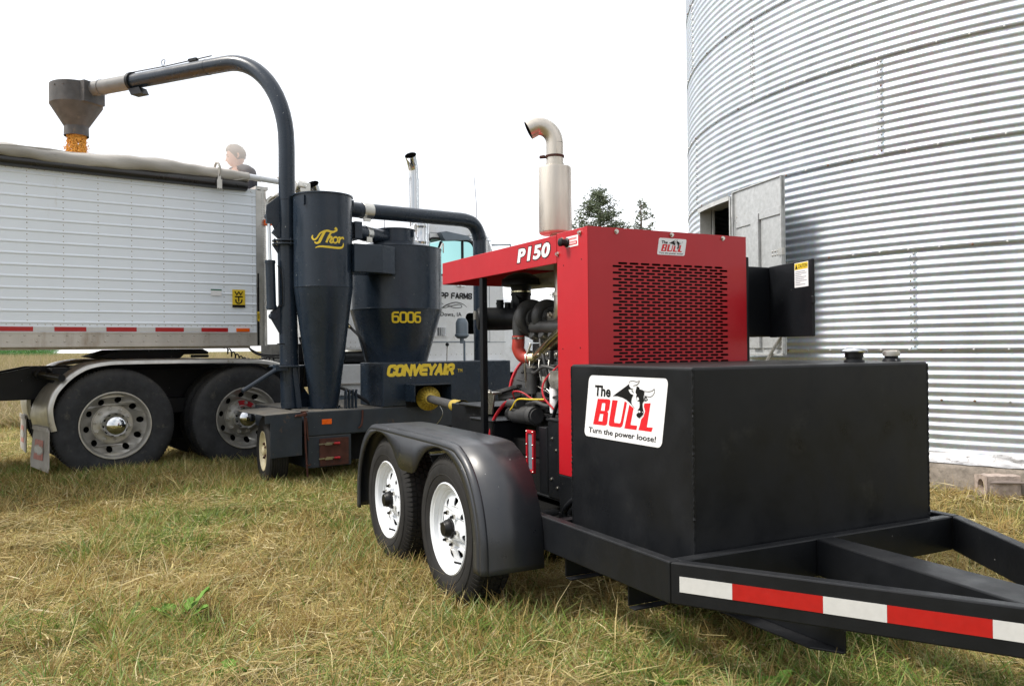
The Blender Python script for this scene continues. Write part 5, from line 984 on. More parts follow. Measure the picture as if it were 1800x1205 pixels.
for k in range(3): bk.box(.935+k*.02, .945+k*.02, Y0-.124, Y0-.1065, 2.94, 3.04, 1)
bk.tube(spline([(.96, Y0-.10, 3.05), (.965, Y0-.13, 3.13), (.955, Y0-.11, 3.20), (.95, Y0-.03, 3.215), (.95, Y0+.04, 3.15)], 5), .012, 8, mat=2); bk.build('tarp_buckle', [M['blackrail'], M['zinc'], M['tarp']], TL)
ub = MB(); ub.box(X0+.05, X1-.05, .62, 1.84, 1.305, 1.324); ub.slab([(-6.9, 1.30), (-4.0, 1.30), (-5.2, .65), (-5.7, .65)], lambda a, b: (a, .4, b), (0, 1.6, 0)); ub.slab([(-3.9, 1.30), (-1.3, 1.30), (-2.4, .65), (-2.8, .65)], lambda a, b: (a, .4, b), (0, 1.6, 0)); ub.box(X0+.1, X1-.05, Y0+.06, Y0+.12, 1.30, 1.324); ub.box(-7.4, -4.9, .3, 2.15, 1.0, 1.3); ub.build('hopper', M['alurail'], TL)
for (x, y, r_) in ((-6.0, .0, 0), (-7.2, .0, math.pi*0), (-6.0, 2.45, math.pi), (-7.2, 2.45, math.pi)):
    w = copy_tree(w0, TL); w.location = (x, y, .56); w.rotation_euler = (0, x, r_)
# ------------------------------------------------------------------ grain bin
GX, GY, GR = 6.258, 9.435, 4.112
PIT = .8128/12
def binp(a, z, r=GR): return (GX+r*math.cos(a), GY+r*math.sin(a), z)
def steel(name, base, rough):
    mt = bpy.data.materials.new(name); mt.use_nodes = True; nt = mt.node_tree; b = nt.nodes['Principled BSDF']; N = nt.nodes.new; L = nt.links.new
    tc = N('ShaderNodeTexCoord'); mp = N('ShaderNodeMapping'); mp.inputs['Scale'].default_value = (2.5, 2.5, .5); L(tc.outputs['Object'], mp.inputs[0])
    n1 = N('ShaderNodeTexNoise'); n1.inputs['Scale'].default_value = 1.6; n1.inputs['Detail'].default_value = 7; L(mp.outputs[0], n1.inputs['Vector'])
    v1 = N('ShaderNodeTexVoronoi'); v1.inputs['Scale'].default_value = 45; L(tc.outputs['Object'], v1.inputs['Vector'])
    mr = N('ShaderNodeMapRange'); mr.inputs[1].default_value = .3; mr.inputs[2].default_value = .7; mr.inputs[3].default_value = rough-.04; mr.inputs[4].default_value = rough+.08; L(n1.outputs[0], mr.inputs[0]); L(mr.outputs[0], b.inputs['Roughness'])
    cr_ = N('ShaderNodeValToRGB'); cr_.color_ramp.elements[0].position = .3; cr_.color_ramp.elements[0].color = (*[c*.86 for c in base], 1); cr_.color_ramp.elements[1].position = .72; cr_.color_ramp.elements[1].color = (*[c*1.06 for c in base], 1); L(n1.outputs[0], cr_.inputs[0])
    mx = N('ShaderNodeMix'); mx.data_type = 'RGBA'; mx.blend_type = 'MULTIPLY'; mx.inputs[0].default_value = .12; L(cr_.outputs[0], mx.inputs[6]); L(v1.outputs['Color'], mx.inputs[7]); L(mx.outputs[2], b.inputs['Base Color'])
    b.inputs['Metallic'].default_value = .66
    return mt
M['bin'] = steel('corrugated_galvanised_steel', (.58, .625, .68), .44)
GB = empty('grain_bin', (GX, GY, 0)); tag(GB, 'round corrugated galvanised steel grain bin with an open hatch door', 'grain bin')
L0 = lambda p: (p[0]-GX, p[1]-GY, p[2])
Z0 = .405; RINGS = 11; ZT = Z0+.8128*RINGS
DA0, DA1, DZ0, DZ1 = math.radians(-176.6), math.radians(-165.2), 1.22, 2.79
angs = sorted(set([round(a, 5) for a in np.radians(np.arange(-180, 180, 1.25))]+[round(DA0, 5), round(DA1, 5)]))
sm_ = MB(); per = 8; nz = int(12*RINGS*per); na = len(angs)
vs = []
for k in range(nz+1):
    z = Z0+PIT*k/per; r = GR+.0060*math.sin(2*math.pi*k/per+.3)
    for a in angs: vs.append((r*math.cos(a), r*math.sin(a), z))
fs = []
for k in range(nz):
    z = Z0+PIT*(k+.5)/per
    for j in range(na):
        a = angs[j]
        if DZ0 < z < DZ1 and DA0-1e-4 <= a < DA1-1e-4: continue
        j2 = (j+1) % na; fs.append((k*na+j, k*na+j2, (k+1)*na+j2, (k+1)*na+j))
sm_.add(vs, fs, 0, True); sm_.build('corrugated_wall', M['bin'], GB, sharp=180)
lap = MB()
for i in range(1, RINGS):
    z = Z0+.8128*i+.012
    ringA = [L0(binp(a, z-.016, GR+.0072)) for a in angs]; ringB = [L0(binp(a, z+.012, GR+.0075)) for a in angs]; ringC = [L0(binp(a, z-.016, GR+.0)) for a in angs]
    k = len(angs); lap.add(ringC+ringA+ringB, [(i_, (i_+1) % k, k+(i_+1) % k, k+i_) for i_ in range(k)]+[(k+i_, k+(i_+1) % k, 2*k+(i_+1) % k, 2*k+i_) for i_ in range(k)], 0, True)
seams = {}
for i in range(RINGS):
    base = {0: -137.06-19.6, 1: -137.06, 2: -160.2+3.0, 3: -140.5, 4: -160.2, 5: -140.5-2}.get(i, -160.2+19.6*(i % 2))
    seams[i] = [base+39.2*k for k in range(-2, 3)]
for i, lst in seams.items():
    for a0 in lst:
        a = math.radians(a0); da = .55/GR*.02
        col = []
        for k in range(12*per+1):
            z = Z0+.8128*i+PIT*k/per; r = GR+.0068*math.sin(2*math.pi*k/per+.3)
            col.append([L0(binp(a+s_, z, r+h)) for s_, h in ((-.0085, .0015), (.0085, .0035), (.0088, .0))])
        n = len(col); v = [p for c in col for p in c]
        if i == 1 and -170 < a0 < -163: continue
        lap.add(v, [(k*3+q, k*3+q+1, (k+1)*3+q+1, (k+1)*3+q) for k in range(n-1) for q in (0, 1)], 0, True)
lap.build('sheet_lap', M['bin'], GB, sharp=180)
bt = MB(); random.seed(9)
for i in range(0, 8):
    z = Z0+.8128*i+.008
    for k in range(-2, 20):
        ad = -127.6-3.262*k
        if ad < -188 or i == 0: continue
        a = math.radians(ad); bt.dome(L0(binp(a, z, GR+.0075)), (math.cos(a), math.sin(a), 0), .0105, .010, 8, 1 if random.random() < .12 else 0)
for k in range(0, 16):
    a = math.radians(-127.6-3.262*k); z = Z0+.425; bt.dome(L0(binp(a, z, GR+.005)), (math.cos(a), math.sin(a), 0), .0105, .010, 8, 1 if random.random() < .3 else 0)
for i, lst in seams.items():
    for a0 in lst:
        if i > 6: continue
        for k in range(12):
            for s_, zz in ((-.0030, .5), (.0035, .98)):
                z = Z0+.8128*i+PIT*(k+zz*.5+.1); a = math.radians(a0)+s_
                bt.dome(L0(binp(a, z, GR+.004)), (math.cos(a), math.sin(a), 0), .0095, .009, 7, 1 if random.random() < .12 else 0)
bt.build('sheet_bolt', [M['galvtrim'], mat('rusty_bolt', (.20, .11, .075), .8)], GB)
rf = MB(); rf.lathe([(GR+.10, ZT-.02), (GR+.08, ZT+.02), (.4, ZT+1.9), (.4, ZT+2.15), (0, ZT+2.2)], (0, 0, 0), n=72)
for k in range(36): a = 2*math.pi*k/36; rf.bar((GR*math.cos(a), GR*math.sin(a), ZT+.06), (.42*math.cos(a), .42*math.sin(a), ZT+1.93), .04, .05)
rf.build('roof', M['galv'], GB, sharp=30)
concrete = mat('weathered_concrete', (.27, .235, .20), .9, var=.35, scale=16, spec=.2, bump=.8, bscale=55, stain=.35, scol=(.13, .12, .10))
fd = MB(); prof_ = [(GR-.15, -.3), (GR+.11, -.3), (GR+.10, .05), (GR+.085, .30), (GR+.075, .335), (GR+.06, .342), (GR-.1, .342)]
fd.lathe(prof_, (0, 0, 0), n=160); FD = fd.build('foundation', concrete, GB, sharp=50)
fmn = MB(); n = 420; rows = []
rng_ = np.random.default_rng(4)
def wob(sc, n, amp): 
    x = np.linspace(0, 2*math.pi, n, endpoint=False); y = np.zeros(n)
    for q in range(24): y += np.sin(x*int(rng_.integers(8, sc))+rng_.random()*6.3)*amp/5
    return y
for r_, z, ar, az in ((GR+.010, .432, .002, .010), (GR+.018, .410, .006, .005), (GR+.030, .395, .010, .005), (GR+.034, .37, .012, .004), (GR+.056, .358, .010, .006), (GR+.066, .3455, .006, .004), (GR+.078, .343, .004, .003)):
    wr, wz = wob(150, n, ar), wob(150, n, az); rows += [((r_+wr[i])*math.cos(2*math.pi*i/n), (r_+wr[i])*math.sin(2*math.pi*i/n), z+wz[i]) for i in range(n)]
fmn.add(rows, [(k*n+i, k*n+(i+1) % n, (k+1)*n+(i+1) % n, (k+1)*n+i) for k in range(6) for i in range(n)], 0, True)
fmn.build('base_flashing', mat('silver_roof_coating', (.48, .48, .49), .5, metal=.35, var=.35, scale=12, bump=.4, bscale=30, stain=.3, scol=(.09, .08, .08)), GB, sharp=80)
# hatch frame
df = MB()
def rad(a, z, r): return Vector(L0(binp(a, z, r)))
def jamb(a, w, r0_, r1_, z0, z1, m_=0):
    c = Vector((math.cos(a), math.sin(a), 0)); t = Vector((-c.y, c.x, 0)); df.obox(c*((r0_+r1_)/2)+Vector((0, 0, (z0+z1)/2)), c*((r1_-r0_)/2), t*w/2, (0, 0, (z1-z0)/2), m_)
jamb(DA0, .012, GR-.10, GR+.03, DZ0, DZ1); jamb(DA1+.004, .02, GR-.18, GR+.055, DZ0, DZ1); jamb(DA1+.022, .055, GR+.035, GR+.06, DZ0-.05, DZ1+.02)
jamb(DA0+.012, .03, GR-.12, GR-.10, DZ0, DZ1)
na_ = 10
for i in range(na_):
    a, b = DA0+(DA1-DA0)*i/na_, DA0+(DA1-DA0)*(i+1)/na_
    for r0_, r1_, z0, z1 in ((GR-.2, GR+.055, DZ1, DZ1+.014), (GR+.045, GR+.0555, DZ1-.03, DZ1+.0), (GR-.2, GR+.05, DZ0-.014, DZ0)):
        P = [rad(t, z, r_) for z in (z0, z1) for r_ in (r0_, r1_) for t in (a, b)]; df.add(P, [(0, 1, 3, 2), (4, 6, 7, 5), (0, 4, 5, 1), (2, 3, 7, 6), (0, 2, 6, 4), (1, 5, 7, 3)])
df.build('hatch_frame', M['galvtrim'], GB)
h0 = Vector((2.222, 8.06, 0)); h1 = Vector((2.432, 7.25, 0)); hd_ = (h1-h0).normalized(); hl = (h1-h0).length; hn = Vector((hd_.y, -hd_.x, 0))
if hn.x > 0: hn = -hn                 # towards the camera side
dm = MB(); lf = lambda h: (lambda a, b: Vector(L0(h0+hd_*a+hn*h+Vector((0, 0, b)))))
def lq(a, b, c, d_, h, t): dm.slab([(a, c), (b, c), (b, d_), (a, d_)], lf(h), hn*t)
lq(0, hl, 1.185, 2.775, 0, .012); lq(.0, hl, 2.50, 2.772, .0125, .018); lq(.0, .46*hl, 1.25, 2.455, .0125, .010); lq(.40*hl, .555*hl, 1.25, 2.50, .013, .034); lq(.575*hl, hl-.01, 1.25, 2.49, .0125, .012)
lq(.04, .40*hl, 2.42, 2.50, .0235, .010); lq(.56*hl, .97*hl, 2.44, 2.515, .0255, .012); lq(hl-.012, hl, 1.185, 2.78, .0135, .03); lq(0, hl, 2.772, 2.782, .0, .045); lq(0, hl, 1.18, 1.20, .013, .03); lq(.0, .014, 1.19, 2.77, .031, .022)
LF = dm.build('hatch_door', M['galv'], GB, .002)
dh = MB()
for k in range(6): c = lf(.026)(hl*(.80+.05*(k % 3)), 2.085+.035*(k//3)); dh.dome(c, hn, .011, .008, 7)
for zz in (2.53, 2.475, 1.5): dh.dome(lf(.03)(.06, zz), hn, .010, .008, 7)
c = lf(.03)(hl*.97, 2.105); dh.obox(c, hd_*.035, hn*.012, (0, 0, .03)); dh.bar(lf(.04)(hl*.98, 1.36), lf(.06)(hl*.72, 1.13), .03, .012)
for zz in (2.60, 2.0, 1.4): dh.cyl(lf(.03)(-.02, zz-.06), lf(.03)(-.02, zz+.06), .014, n=10)
dh.build('latch', M['alu'], LF)

# ------------------------------------------------------------------ terrain
def gz(x, y):
    x = np.asarray(x, float); y = np.asarray(y, float)
    d = np.maximum(np.hypot(x-GX, y-GY)-GR, 0)
    z = .175*np.exp(-(d/1.35)**2)
    z = z+.085*np.exp(-(((x+3.3)/2.6)**2+((y-8.2)/1.0)**4))*(1-np.exp(-((x+1.9)**2+(y-7.7)**2)/.5))
    q_ = np.clip((y-17)/40, 0, 1); z = z+.47*q_*q_*(3-2*q_)
    z = z+.022*np.sin(x*1.1+.6*y)*np.sin(.9*y-.4*x+1)+.012*np.sin(2.7*x+1.3)*np.sin(2.3*y+.2)+.006*np.sin(6.1*x+.5*y)*np.sin(5.3*y)
    return z-.012
# ------------------------------------------------------------------ broken concrete block
CBk = empty('concrete_block', (3.60, 6.10, float(gz(3.60, 6.10))-.005), math.radians(-2)); tag(CBk, 'broken hollow concrete block lying in the grass against the bin foundation', 'concrete block')
lo = [(-.10, 0), (-.085, .0), (.10, 0), (.102, .06), (.095, .12), (.10, .17), (.085, .185), (-.02, .192), (-.095, .188), (-.104, .1)]
hole = [(.048*math.cos(t), .10+.056*math.sin(t)) for t in np.linspace(0, 2*math.pi, 17)[:-1]]
v, f = curve2d([lo, hole]); cbm = MB(); random.seed(2)
nx = 9
rows = []
for i in range(nx):
    x = -.145+.29*i/(nx-1)
    rows.append([(x+random.uniform(-.004, .004)*(1 if 0 < i < nx-1 else 2.5), p[0]*(1-.03*math.sin(i*1.1)), p[1]*(1-.02*math.sin(i*2.3))) for p in lo])
n = len(lo); cbm.add([p for r_ in rows for p in r_], [(i*n+j, (i+1)*n+j, (i+1)*n+(j+1) % n, i*n+(j+1) % n) for i in range(nx-1) for j in range(n)])
k = len(hole); cbm.add([(x, p[0], p[1]) for x in (-.145, .145) for p in hole], [(j, (j+1) % k, k+(j+1) % k, k+j) for j in range(k)])
for x, fl in ((-.146, False), (.146, True)): cbm.sheet(v, [q if fl else q[::-1] for q in f], lambda a, b: (x, a, b))
o = cbm.build('block_body', mat('pinkish_concrete', (.40, .33, .29), .92, var=.3, scale=18, spec=.2, bump=.9, bscale=45, stain=.25, scol=(.22, .19, .17)), CBk, .004); o.scale = (.84, .9, .92)
g2 = MB(); g2.tube([(-.10, -.098, .128), (.0, -.103, .130), (.135, -.101, .126)], [.006, .012, .009], 8); 
for k in range(7): g2.dome((-.2+random.uniform(-.04, .10), -.10+random.uniform(-.06, .1), .012), (random.uniform(-.3, .3), random.uniform(-.3, .3), 1), random.uniform(.012, .03), random.uniform(.012, .025), 6)
g2.build('broken_chip', mat('grey_chip', (.24, .20, .18), .95, bump=.6), CBk)

# ------------------------------------------------------------------ person standing in the trailer
skin = mat('skin', (.50, .30, .23), .5, var=.06, spec=.3); hairm = mat('brown_hair', (.085, .055, .032), .7, var=.35, scale=40, bump=.6, bscale=120); shirt = mat('dark_grey_shirt', (.035, .035, .045), .85, var=.2, bump=.3, bscale=60); jean = mat('blue_jeans', (.05, .07, .12), .85); shoe = mat('brown_boot', (.06, .04, .03), .7)
KW = Matrix.Translation(KL) @ Matrix.Rotation(KR, 4, 'Z')
pw = Vector((-3.10, 9.32, 1.895))
PE = empty('person', pw, math.radians(232))     # +x of the figure is where his chest faces
tag(PE, 'young man in a dark T-shirt with short brown hair standing in the grain trailer', 'person')
pb = MB()
# pelvis, trunk, neck
pb.tube([(0, 0, .86), (0, 0, .93), (-.005, 0, 1.05), (0, 0, 1.18), (-.01, 0, 1.32), (-.015, 0, 1.41), (-.01, 0, 1.465)], [.12, .145, .125, .14, .15, .125, .06], 18)
for s_ in (-1, 1):
    pb.tube([(0, s_*.09, .92), (.01, s_*.10, .70), (.015, s_*.105, .49), (-.005, s_*.11, .28), (-.01, s_*.11, .08)], [.095, .082, .058, .055, .038], 14)
    pb.tube([(-.06, s_*.11, .04), (.06, s_*.115, .045), (.16, s_*.12, .03)], [.045, .045, .032], 12)
    pb.tube([(-.02, s_*.10, 1.40), (-.015, s_*.185, 1.37), (.0, s_*.222, 1.28), (.02, s_*.25, 1.10), (.12, s_*.235, .98), (.20, s_*.20, .93)], [.055, .060, .052, .040, .036, .027], 14)
    hand = Vector((.215, s_*.195, .925)); pb.tube([hand, hand+Vector((.05, -s_*.01, -.012)), hand+Vector((.09, -s_*.012, -.03))], [.028, .038, .032], 10)
    for i, (o_, ln) in enumerate(((-.027, .065), (-.009, .075), (.010, .07), (.027, .055))):
        b0 = hand+Vector((.085, o_-s_*.012, -.03)); pb.tube([b0, b0+Vector((ln*.45, 0, -.010)), b0+Vector((ln*.75, 0, -.030)), b0+Vector((ln*.9, 0, -.05))], [.0095, .009, .008, .007], 8)
    b0 = hand+Vector((.02, -s_*.035, -.005)); pb.tube([b0, b0+Vector((.03, -s_*.022, -.008)), b0+Vector((.058, -s_*.022, -.02))], [.013, .011, .009], 8)
pb.tube([(-.012, 0, 1.41), (.0, 0, 1.47), (.012, -.004, 1.52)], [.066, .057, .058], 14)
hz = 1.60
def headpt(th, ph):
    d = Vector((math.cos(th)*math.sin(ph), math.sin(th)*math.sin(ph), math.cos(ph)))
    x, y, z = d.x*.096, d.y*.076, d.z*.118
    x += .012*(1 if d.z > -.2 else 0)*(-1 if d.x < 0 else 0)*abs(d.x)
    if d.z < 0: t = -d.z; y *= 1-.28*t; x += .030*t*(1 if d.x > -.3 else .2)*max(0, d.x+.4)
    if d.x > 0:
        fr = d.x**3
        x += .006*math.exp(-((d.z-.30)/.12)**2)*fr                                  # brow
        x -= .010*math.exp(-((d.z-.05)/.12)**2)*math.exp(-((abs(d.y)-.38)/.16)**2)   # sockets
        x += .026*math.exp(-((d.z+.20)/.13)**2)*math.exp(-(d.y/.13)**2)*(d.x > .6)    # nose
        x += .012*math.exp(-((d.z-.0)/.16)**2)*math.exp(-(d.y/.12)**2)*(d.x > .6)
        x += .008*math.exp(-((d.z+.52)/.06)**2)*math.exp(-(d.y/.28)**2)              # lips
        x -= .004*math.exp(-((d.z+.60)/.03)**2)*math.exp(-(d.y/.3)**2)
        x += .010*math.exp(-((d.z+.86)/.12)**2)*math.exp(-(d.y/.3)**2)               # chin
    return Vector((x+.028, y, z))
tilt = Matrix.Rotation(math.radians(-34), 3, 'Z') @ Matrix.Rotation(math.radians(17), 3, 'Y')
nth, nph = 56, 44; vs = []
for i in range(nph+1):
    for j in range(nth): vs.append(tuple(tilt @ headpt(2*math.pi*j/nth, math.pi*i/nph)+Vector((0, 0, hz))))
pb.add(vs, [(i*nth+j, (i+1)*nth+j, (i+1)*nth+(j+1) % nth, i*nth+(j+1) % nth) for i in range(nph) for j in range(nth)], 0, True)
for s_ in (-1, 1):
    e = tilt @ Vector((.018, s_*.078, -.012)); pb.tube([e+Vector((0, 0, hz+.030)), e+Vector((-.014, s_*.012, hz+.022)), e+Vector((-.016, s_*.014, hz+.0)), e+Vector((-.004, s_*.006, hz-.028))], [.008, .010, .010, .007], 8)
body = pb.build('body', skin, PE, sharp=180)
rm_ = body.modifiers.new('remesh', 'REMESH'); rm_.mode = 'VOXEL'; rm_.voxel_size = .0065; rm_.use_smooth_shade = True
cs = body.modifiers.new('smooth', 'SMOOTH'); cs.iterations = 3; cs.factor = .5
hr = MB(); vs = []; random.seed(12)
for i in range(25):
    for j in range(nth):
        th, ph = 2*math.pi*j/nth, math.pi*i/nph; c = math.cos(th); lim = 1.02 if c > .55 else (1.55 if c > .1 else 1.98)
        lim = .98+1.10*(1-max(0, min(1, (c+.10)/.80)))**1.2; ph2 = ph*(lim/(math.pi*24/nph)); p = headpt(th, ph2); q = Vector((p.x-.028, p.y, p.z)); k = 1.125+.025*math.sin(9*th+5*ph2)+random.uniform(-.012, .012)+.05*max(0, math.cos(ph2))*max(0, c)
        if i == 24: k = 1.0
        vs.append(tuple(tilt @ (q*k+Vector((.028, 0, .004)))+Vector((0, 0, hz))))
hr.add(vs, [(i*nth+j, (i+1)*nth+j, (i+1)*nth+(j+1) % nth, i*nth+(j+1) % nth) for i in range(24) for j in range(nth)], 0, True); hr.build('hair', hairm, PE, sharp=180)
ey = MB()
for s_ in (-1, 1): e = tilt @ Vector((.112, s_*.031, .006)); ey.sphere(e-(tilt @ Vector((.006, 0, 0)))+Vector((0, 0, hz)), .0095, 10, 1); b = tilt @ Vector((.119, s_*.033, .028)); ey.obox(b+Vector((0, 0, hz))-(tilt @ Vector((.004, 0, 0))), (.004, 0, 0), (0, .014, 0), (0, 0, .0025), 1)
ey.build('eye', [M['decalwhite'], hairm], PE)
ts = MB(); ts.tube([(0, 0, .88), (0, 0, .96), (-.005, 0, 1.08), (0, 0, 1.20), (-.01, 0, 1.33), (-.015, 0, 1.415), (-.012, 0, 1.462), (-.012, 0, 1.478)], [.185, .182, .172, .182, .190, .170, .115, .082], 26, False)
for s_ in (-1, 1): ts.tube([(-.018, s_*.05, 1.415), (-.02, s_*.12, 1.40), (-.015, s_*.19, 1.372), (-.002, s_*.228, 1.29), (.02, s_*.255, 1.10)], [.084, .084, .080, .080, .078], 18, True)
tso = ts.build('shirt', shirt, PE, sharp=180); r2 = tso.modifiers.new('remesh', 'REMESH'); r2.mode = 'VOXEL'; r2.voxel_size = .012; r2.use_smooth_shade = True; s2 = tso.modifiers.new('smooth', 'SMOOTH'); s2.iterations = 2
sol = ts
je = MB(); je.tube([(0, 0, .96), (0, 0, .86), (0, 0, .80)], [.155, .150, .12], 20)
for s_ in (-1, 1): je.tube([(0, s_*.085, .92), (.01, s_*.10, .70), (.015, s_*.105, .49), (-.005, s_*.11, .28), (-.01, s_*.11, .07)], [.108, .095, .074, .070, .066], 16)
je.build('jeans', jean, PE, sharp=180)
bo = MB()
for s_ in (-1, 1): bo.tube([(-.075, s_*.11, .045), (.05, s_*.115, .052), (.15, s_*.12, .038), (.185, s_*.12, .03)], [.052, .054, .042, .02], 14); bo.cyl((-.012, s_*.11, .06), (-.012, s_*.11, .14), .055, n=14)
bo.build('boot', shoe, PE)
# grain in the trailer, falling grain and dust
corn = mat('yellow_corn', (.72, .36, .06), .6, var=.35, scale=60, bump=.6, bscale=140)
gp = MB(); nx, ny = 60, 14; vs = []
hx = (Matrix(KW).inverted() @ (VC_w @ Vector((hc_.x, hc_.y, 0))))
for i in range(nx+1):
    for j in range(ny+1):
        x = -4.6+5.9*i/nx; y = .02+2.42*j/ny; z = 1.84+.75*math.exp(-((x-hx.x)**2+(y-hx.y)**2)/.9)+.015*math.sin(x*9)*math.sin(y*7); vs.append((x, y, min(z, 2.75)))
gp.add(vs, [(i*(ny+1)+j, (i+1)*(ny+1)+j, (i+1)*(ny+1)+j+1, i*(ny+1)+j+1) for i in range(nx) for j in range(ny)], 0, True)
o = gp.build('corn_pile', corn); o.location = KL; o.rotation_euler = (0, 0, KR); tag(o, kind='stuff', label='yellow corn filling the inside of the white trailer')
fg = MB(); rg = np.random.default_rng(8); hw = VC_w @ Vector((hc_.x, hc_.y, 0))
for i in range(12000):
    t = rg.random()**1.0; z = 3.74-1.25*t; w_ = .095*(1+.75*max(0, t-.04)); r_ = w_*math.sqrt(rg.random()); a = rg.random()*6.283
    if rg.random() < .5: r_ = w_*(.75+.25*rg.random())
    if rg.random() < .06: r_ = w_*(1+.35*rg.random()*min(1, t*6))
    x, y = hw.x+r_*math.cos(a), hw.y+r_*math.sin(a); s_ = .0075; l_ = .0095
    fg.add([(x+s_, y, z), (x-s_*.5, y+s_*.8, z), (x-s_*.5, y-s_*.8, z), (x, y, z+l_), (x, y, z-l_)], [(0, 1, 3), (1, 2, 3), (2, 0, 3), (1, 0, 4), (2, 1, 4), (0, 2, 4)])
o = fg.build('falling_corn', corn); tag(o, kind='stuff', label='stream of orange corn pouring from the discharge hood into the trailer')
dm = bpy.data.materials.new('grain_dust'); dm.use_nodes = True; nt = dm.node_tree; nt.nodes.clear(); N = nt.nodes.new; L = nt.links.new
oo = N('ShaderNodeOutputMaterial'); pv = N('ShaderNodeVolumePrincipled'); L(pv.outputs[0], oo.inputs['Volume']); pv.inputs['Color'].default_value = (.99, .985, .98, 1); pv.inputs['Anisotropy'].default_value = .2
tc = N('ShaderNodeTexCoord'); ln = N('ShaderNodeVectorMath'); ln.operation = 'LENGTH'; L(tc.outputs['Object'], ln.inputs[0])
mr = N('ShaderNodeMapRange'); mr.inputs[1].default_value = 1.0; mr.inputs[2].default_value = .35; mr.inputs[3].default_value = 0; mr.inputs[4].default_value = 1.25; L(ln.outputs['Value'], mr.inputs[0])
ns = N('ShaderNodeTexNoise'); ns.inputs['Scale'].default_value = 2.0; L(tc.outputs['Object'], ns.inputs['Vector']); mr3 = N('ShaderNodeMapRange'); mr3.inputs[1].default_value = .3; mr3.inputs[2].default_value = .7; mr3.inputs[3].default_value = .5; mr3.inputs[4].default_value = 1.3; L(ns.outputs[0], mr3.inputs[0])
mm = N('ShaderNodeMath'); mm.operation = 'MULTIPLY'; L(mr.outputs[0], mm.inputs[0]); L(mr3.outputs[0], mm.inputs[1]); L(mm.outputs[0], pv.inputs['Density'])
du_ = MB(); du_.sphere((0, 0, 0), 1.0, 32); do = du_.build('dust_cloud', dm); dp = Vector((-3.22, 9.02, 3.50)); do.location = dp; do.scale = (.80, .50, .46); do.rotation_euler = (0, 0, KR); tag(do, kind='stuff', label='pale grain dust hanging over the front of the trailer')

# ------------------------------------------------------------------ conifers far behind
ndl = {}
def leafmat(name, c1, c2):
    mt = bpy.data.materials.new(name); mt.use_nodes = True; nt = mt.node_tree; b = nt.nodes['Principled BSDF']; N = nt.nodes.new; L = nt.links.new
    g = N('ShaderNodeNewGeometry'); mx = N('ShaderNodeMix'); mx.data_type = 'RGBA'; L(g.outputs['Random Per Island'], mx.inputs[0]); mx.inputs[6].default_value = (*c1, 1); mx.inputs[7].default_value = (*c2, 1); L(mx.outputs[2], b.inputs['Base Color']); b.inputs['Roughness'].default_value = .7; b.inputs['Specular IOR Level'].default_value = .2
    return mt
NM = leafmat('pine_needles', (.085, .115, .075), (.17, .20, .125)); BM_ = mat('pine_bark', (.16, .13, .11), .9)
def conifer(x, y, h, z_low, spread, nl, seed, label, dens, asym=0, tipw=.0):
    rg = random.Random(seed); T = empty('pine_tree', (x, y, -.05)); tag(T, label, 'tree', 'conifers behind the power unit')
    tk = MB(); tr = spline([(0, 0, 0), (.12, .05, h*.3), (-.05, 0, h*.6), (.06, 0, h*.85), (.0, 0, h)], 6); tk.tube(tr, [.26*(1-.93*i/(len(tr)-1)) for i in range(len(tr))], 8)
    cw = MB()
    for i in range(nl):
        t = (i+rg.random())/nl; z = z_low+(h-z_low)*t**.85; L_ = spread*(1-t)**.75*(.55+.6*rg.random())+.25; a = rg.random()*6.283
        if asym and math.cos(a) < -.2: L_ *= 1-asym
        base = Vector((0, 0, z)); d = Vector((math.cos(a), math.sin(a), .12+.35*t*rg.random())).normalized(); tip = base+d*L_+Vector((0, 0, .12*L_)); mid = base+d*L_*.55-Vector((0, 0, .06*L_))
        pts = spline([tuple(base), tuple(mid), tuple(tip)], 4); tk.tube(pts, [.05*(1-.85*k/(len(pts)-1))+.008 for k in range(len(pts))], 5)
        for k in range(int(dens*L_)+3):
            s_ = .25+.78*rg.random()**.8; q = base.lerp(mid, s_*2) if s_ < .5 else mid.lerp(tip, (s_-.5)*2); r_ = .10+.26*s_*(1-tipw); c = q+Vector((rg.gauss(0, r_), rg.gauss(0, r_), rg.gauss(0, r_*.45)+.05))
            for _ in range(3):
                u = Vector((rg.gauss(0, 1), rg.gauss(0, 1), rg.gauss(.3, .7))).normalized()*rg.uniform(.07, .17); w = u.cross(Vector((rg.gauss(0, 1), rg.gauss(0, 1), rg.gauss(0, 1)))).normalized()*rg.uniform(.02, .05); cc = c+Vector((rg.gauss(0, .06), rg.gauss(0, .06), rg.gauss(0, .05))); cw.add([cc-u-w, cc-u+w, cc+u+w*.4, cc+u-w*.4], [(0, 1, 2, 3)])
    tk.build('trunk', BM_, T); cw.build('crown', NM, T)
conifer(7.6, 70, 14.75, 4.0, 4.3, 125, 3, 'broad dark conifer rising beside the tall muffler', 24)
conifer(11.9, 75, 14.7, 4.0, 3.6, 60, 8, 'smaller sparse conifer with bare limbs beside the broad one', 15, .55, .6)
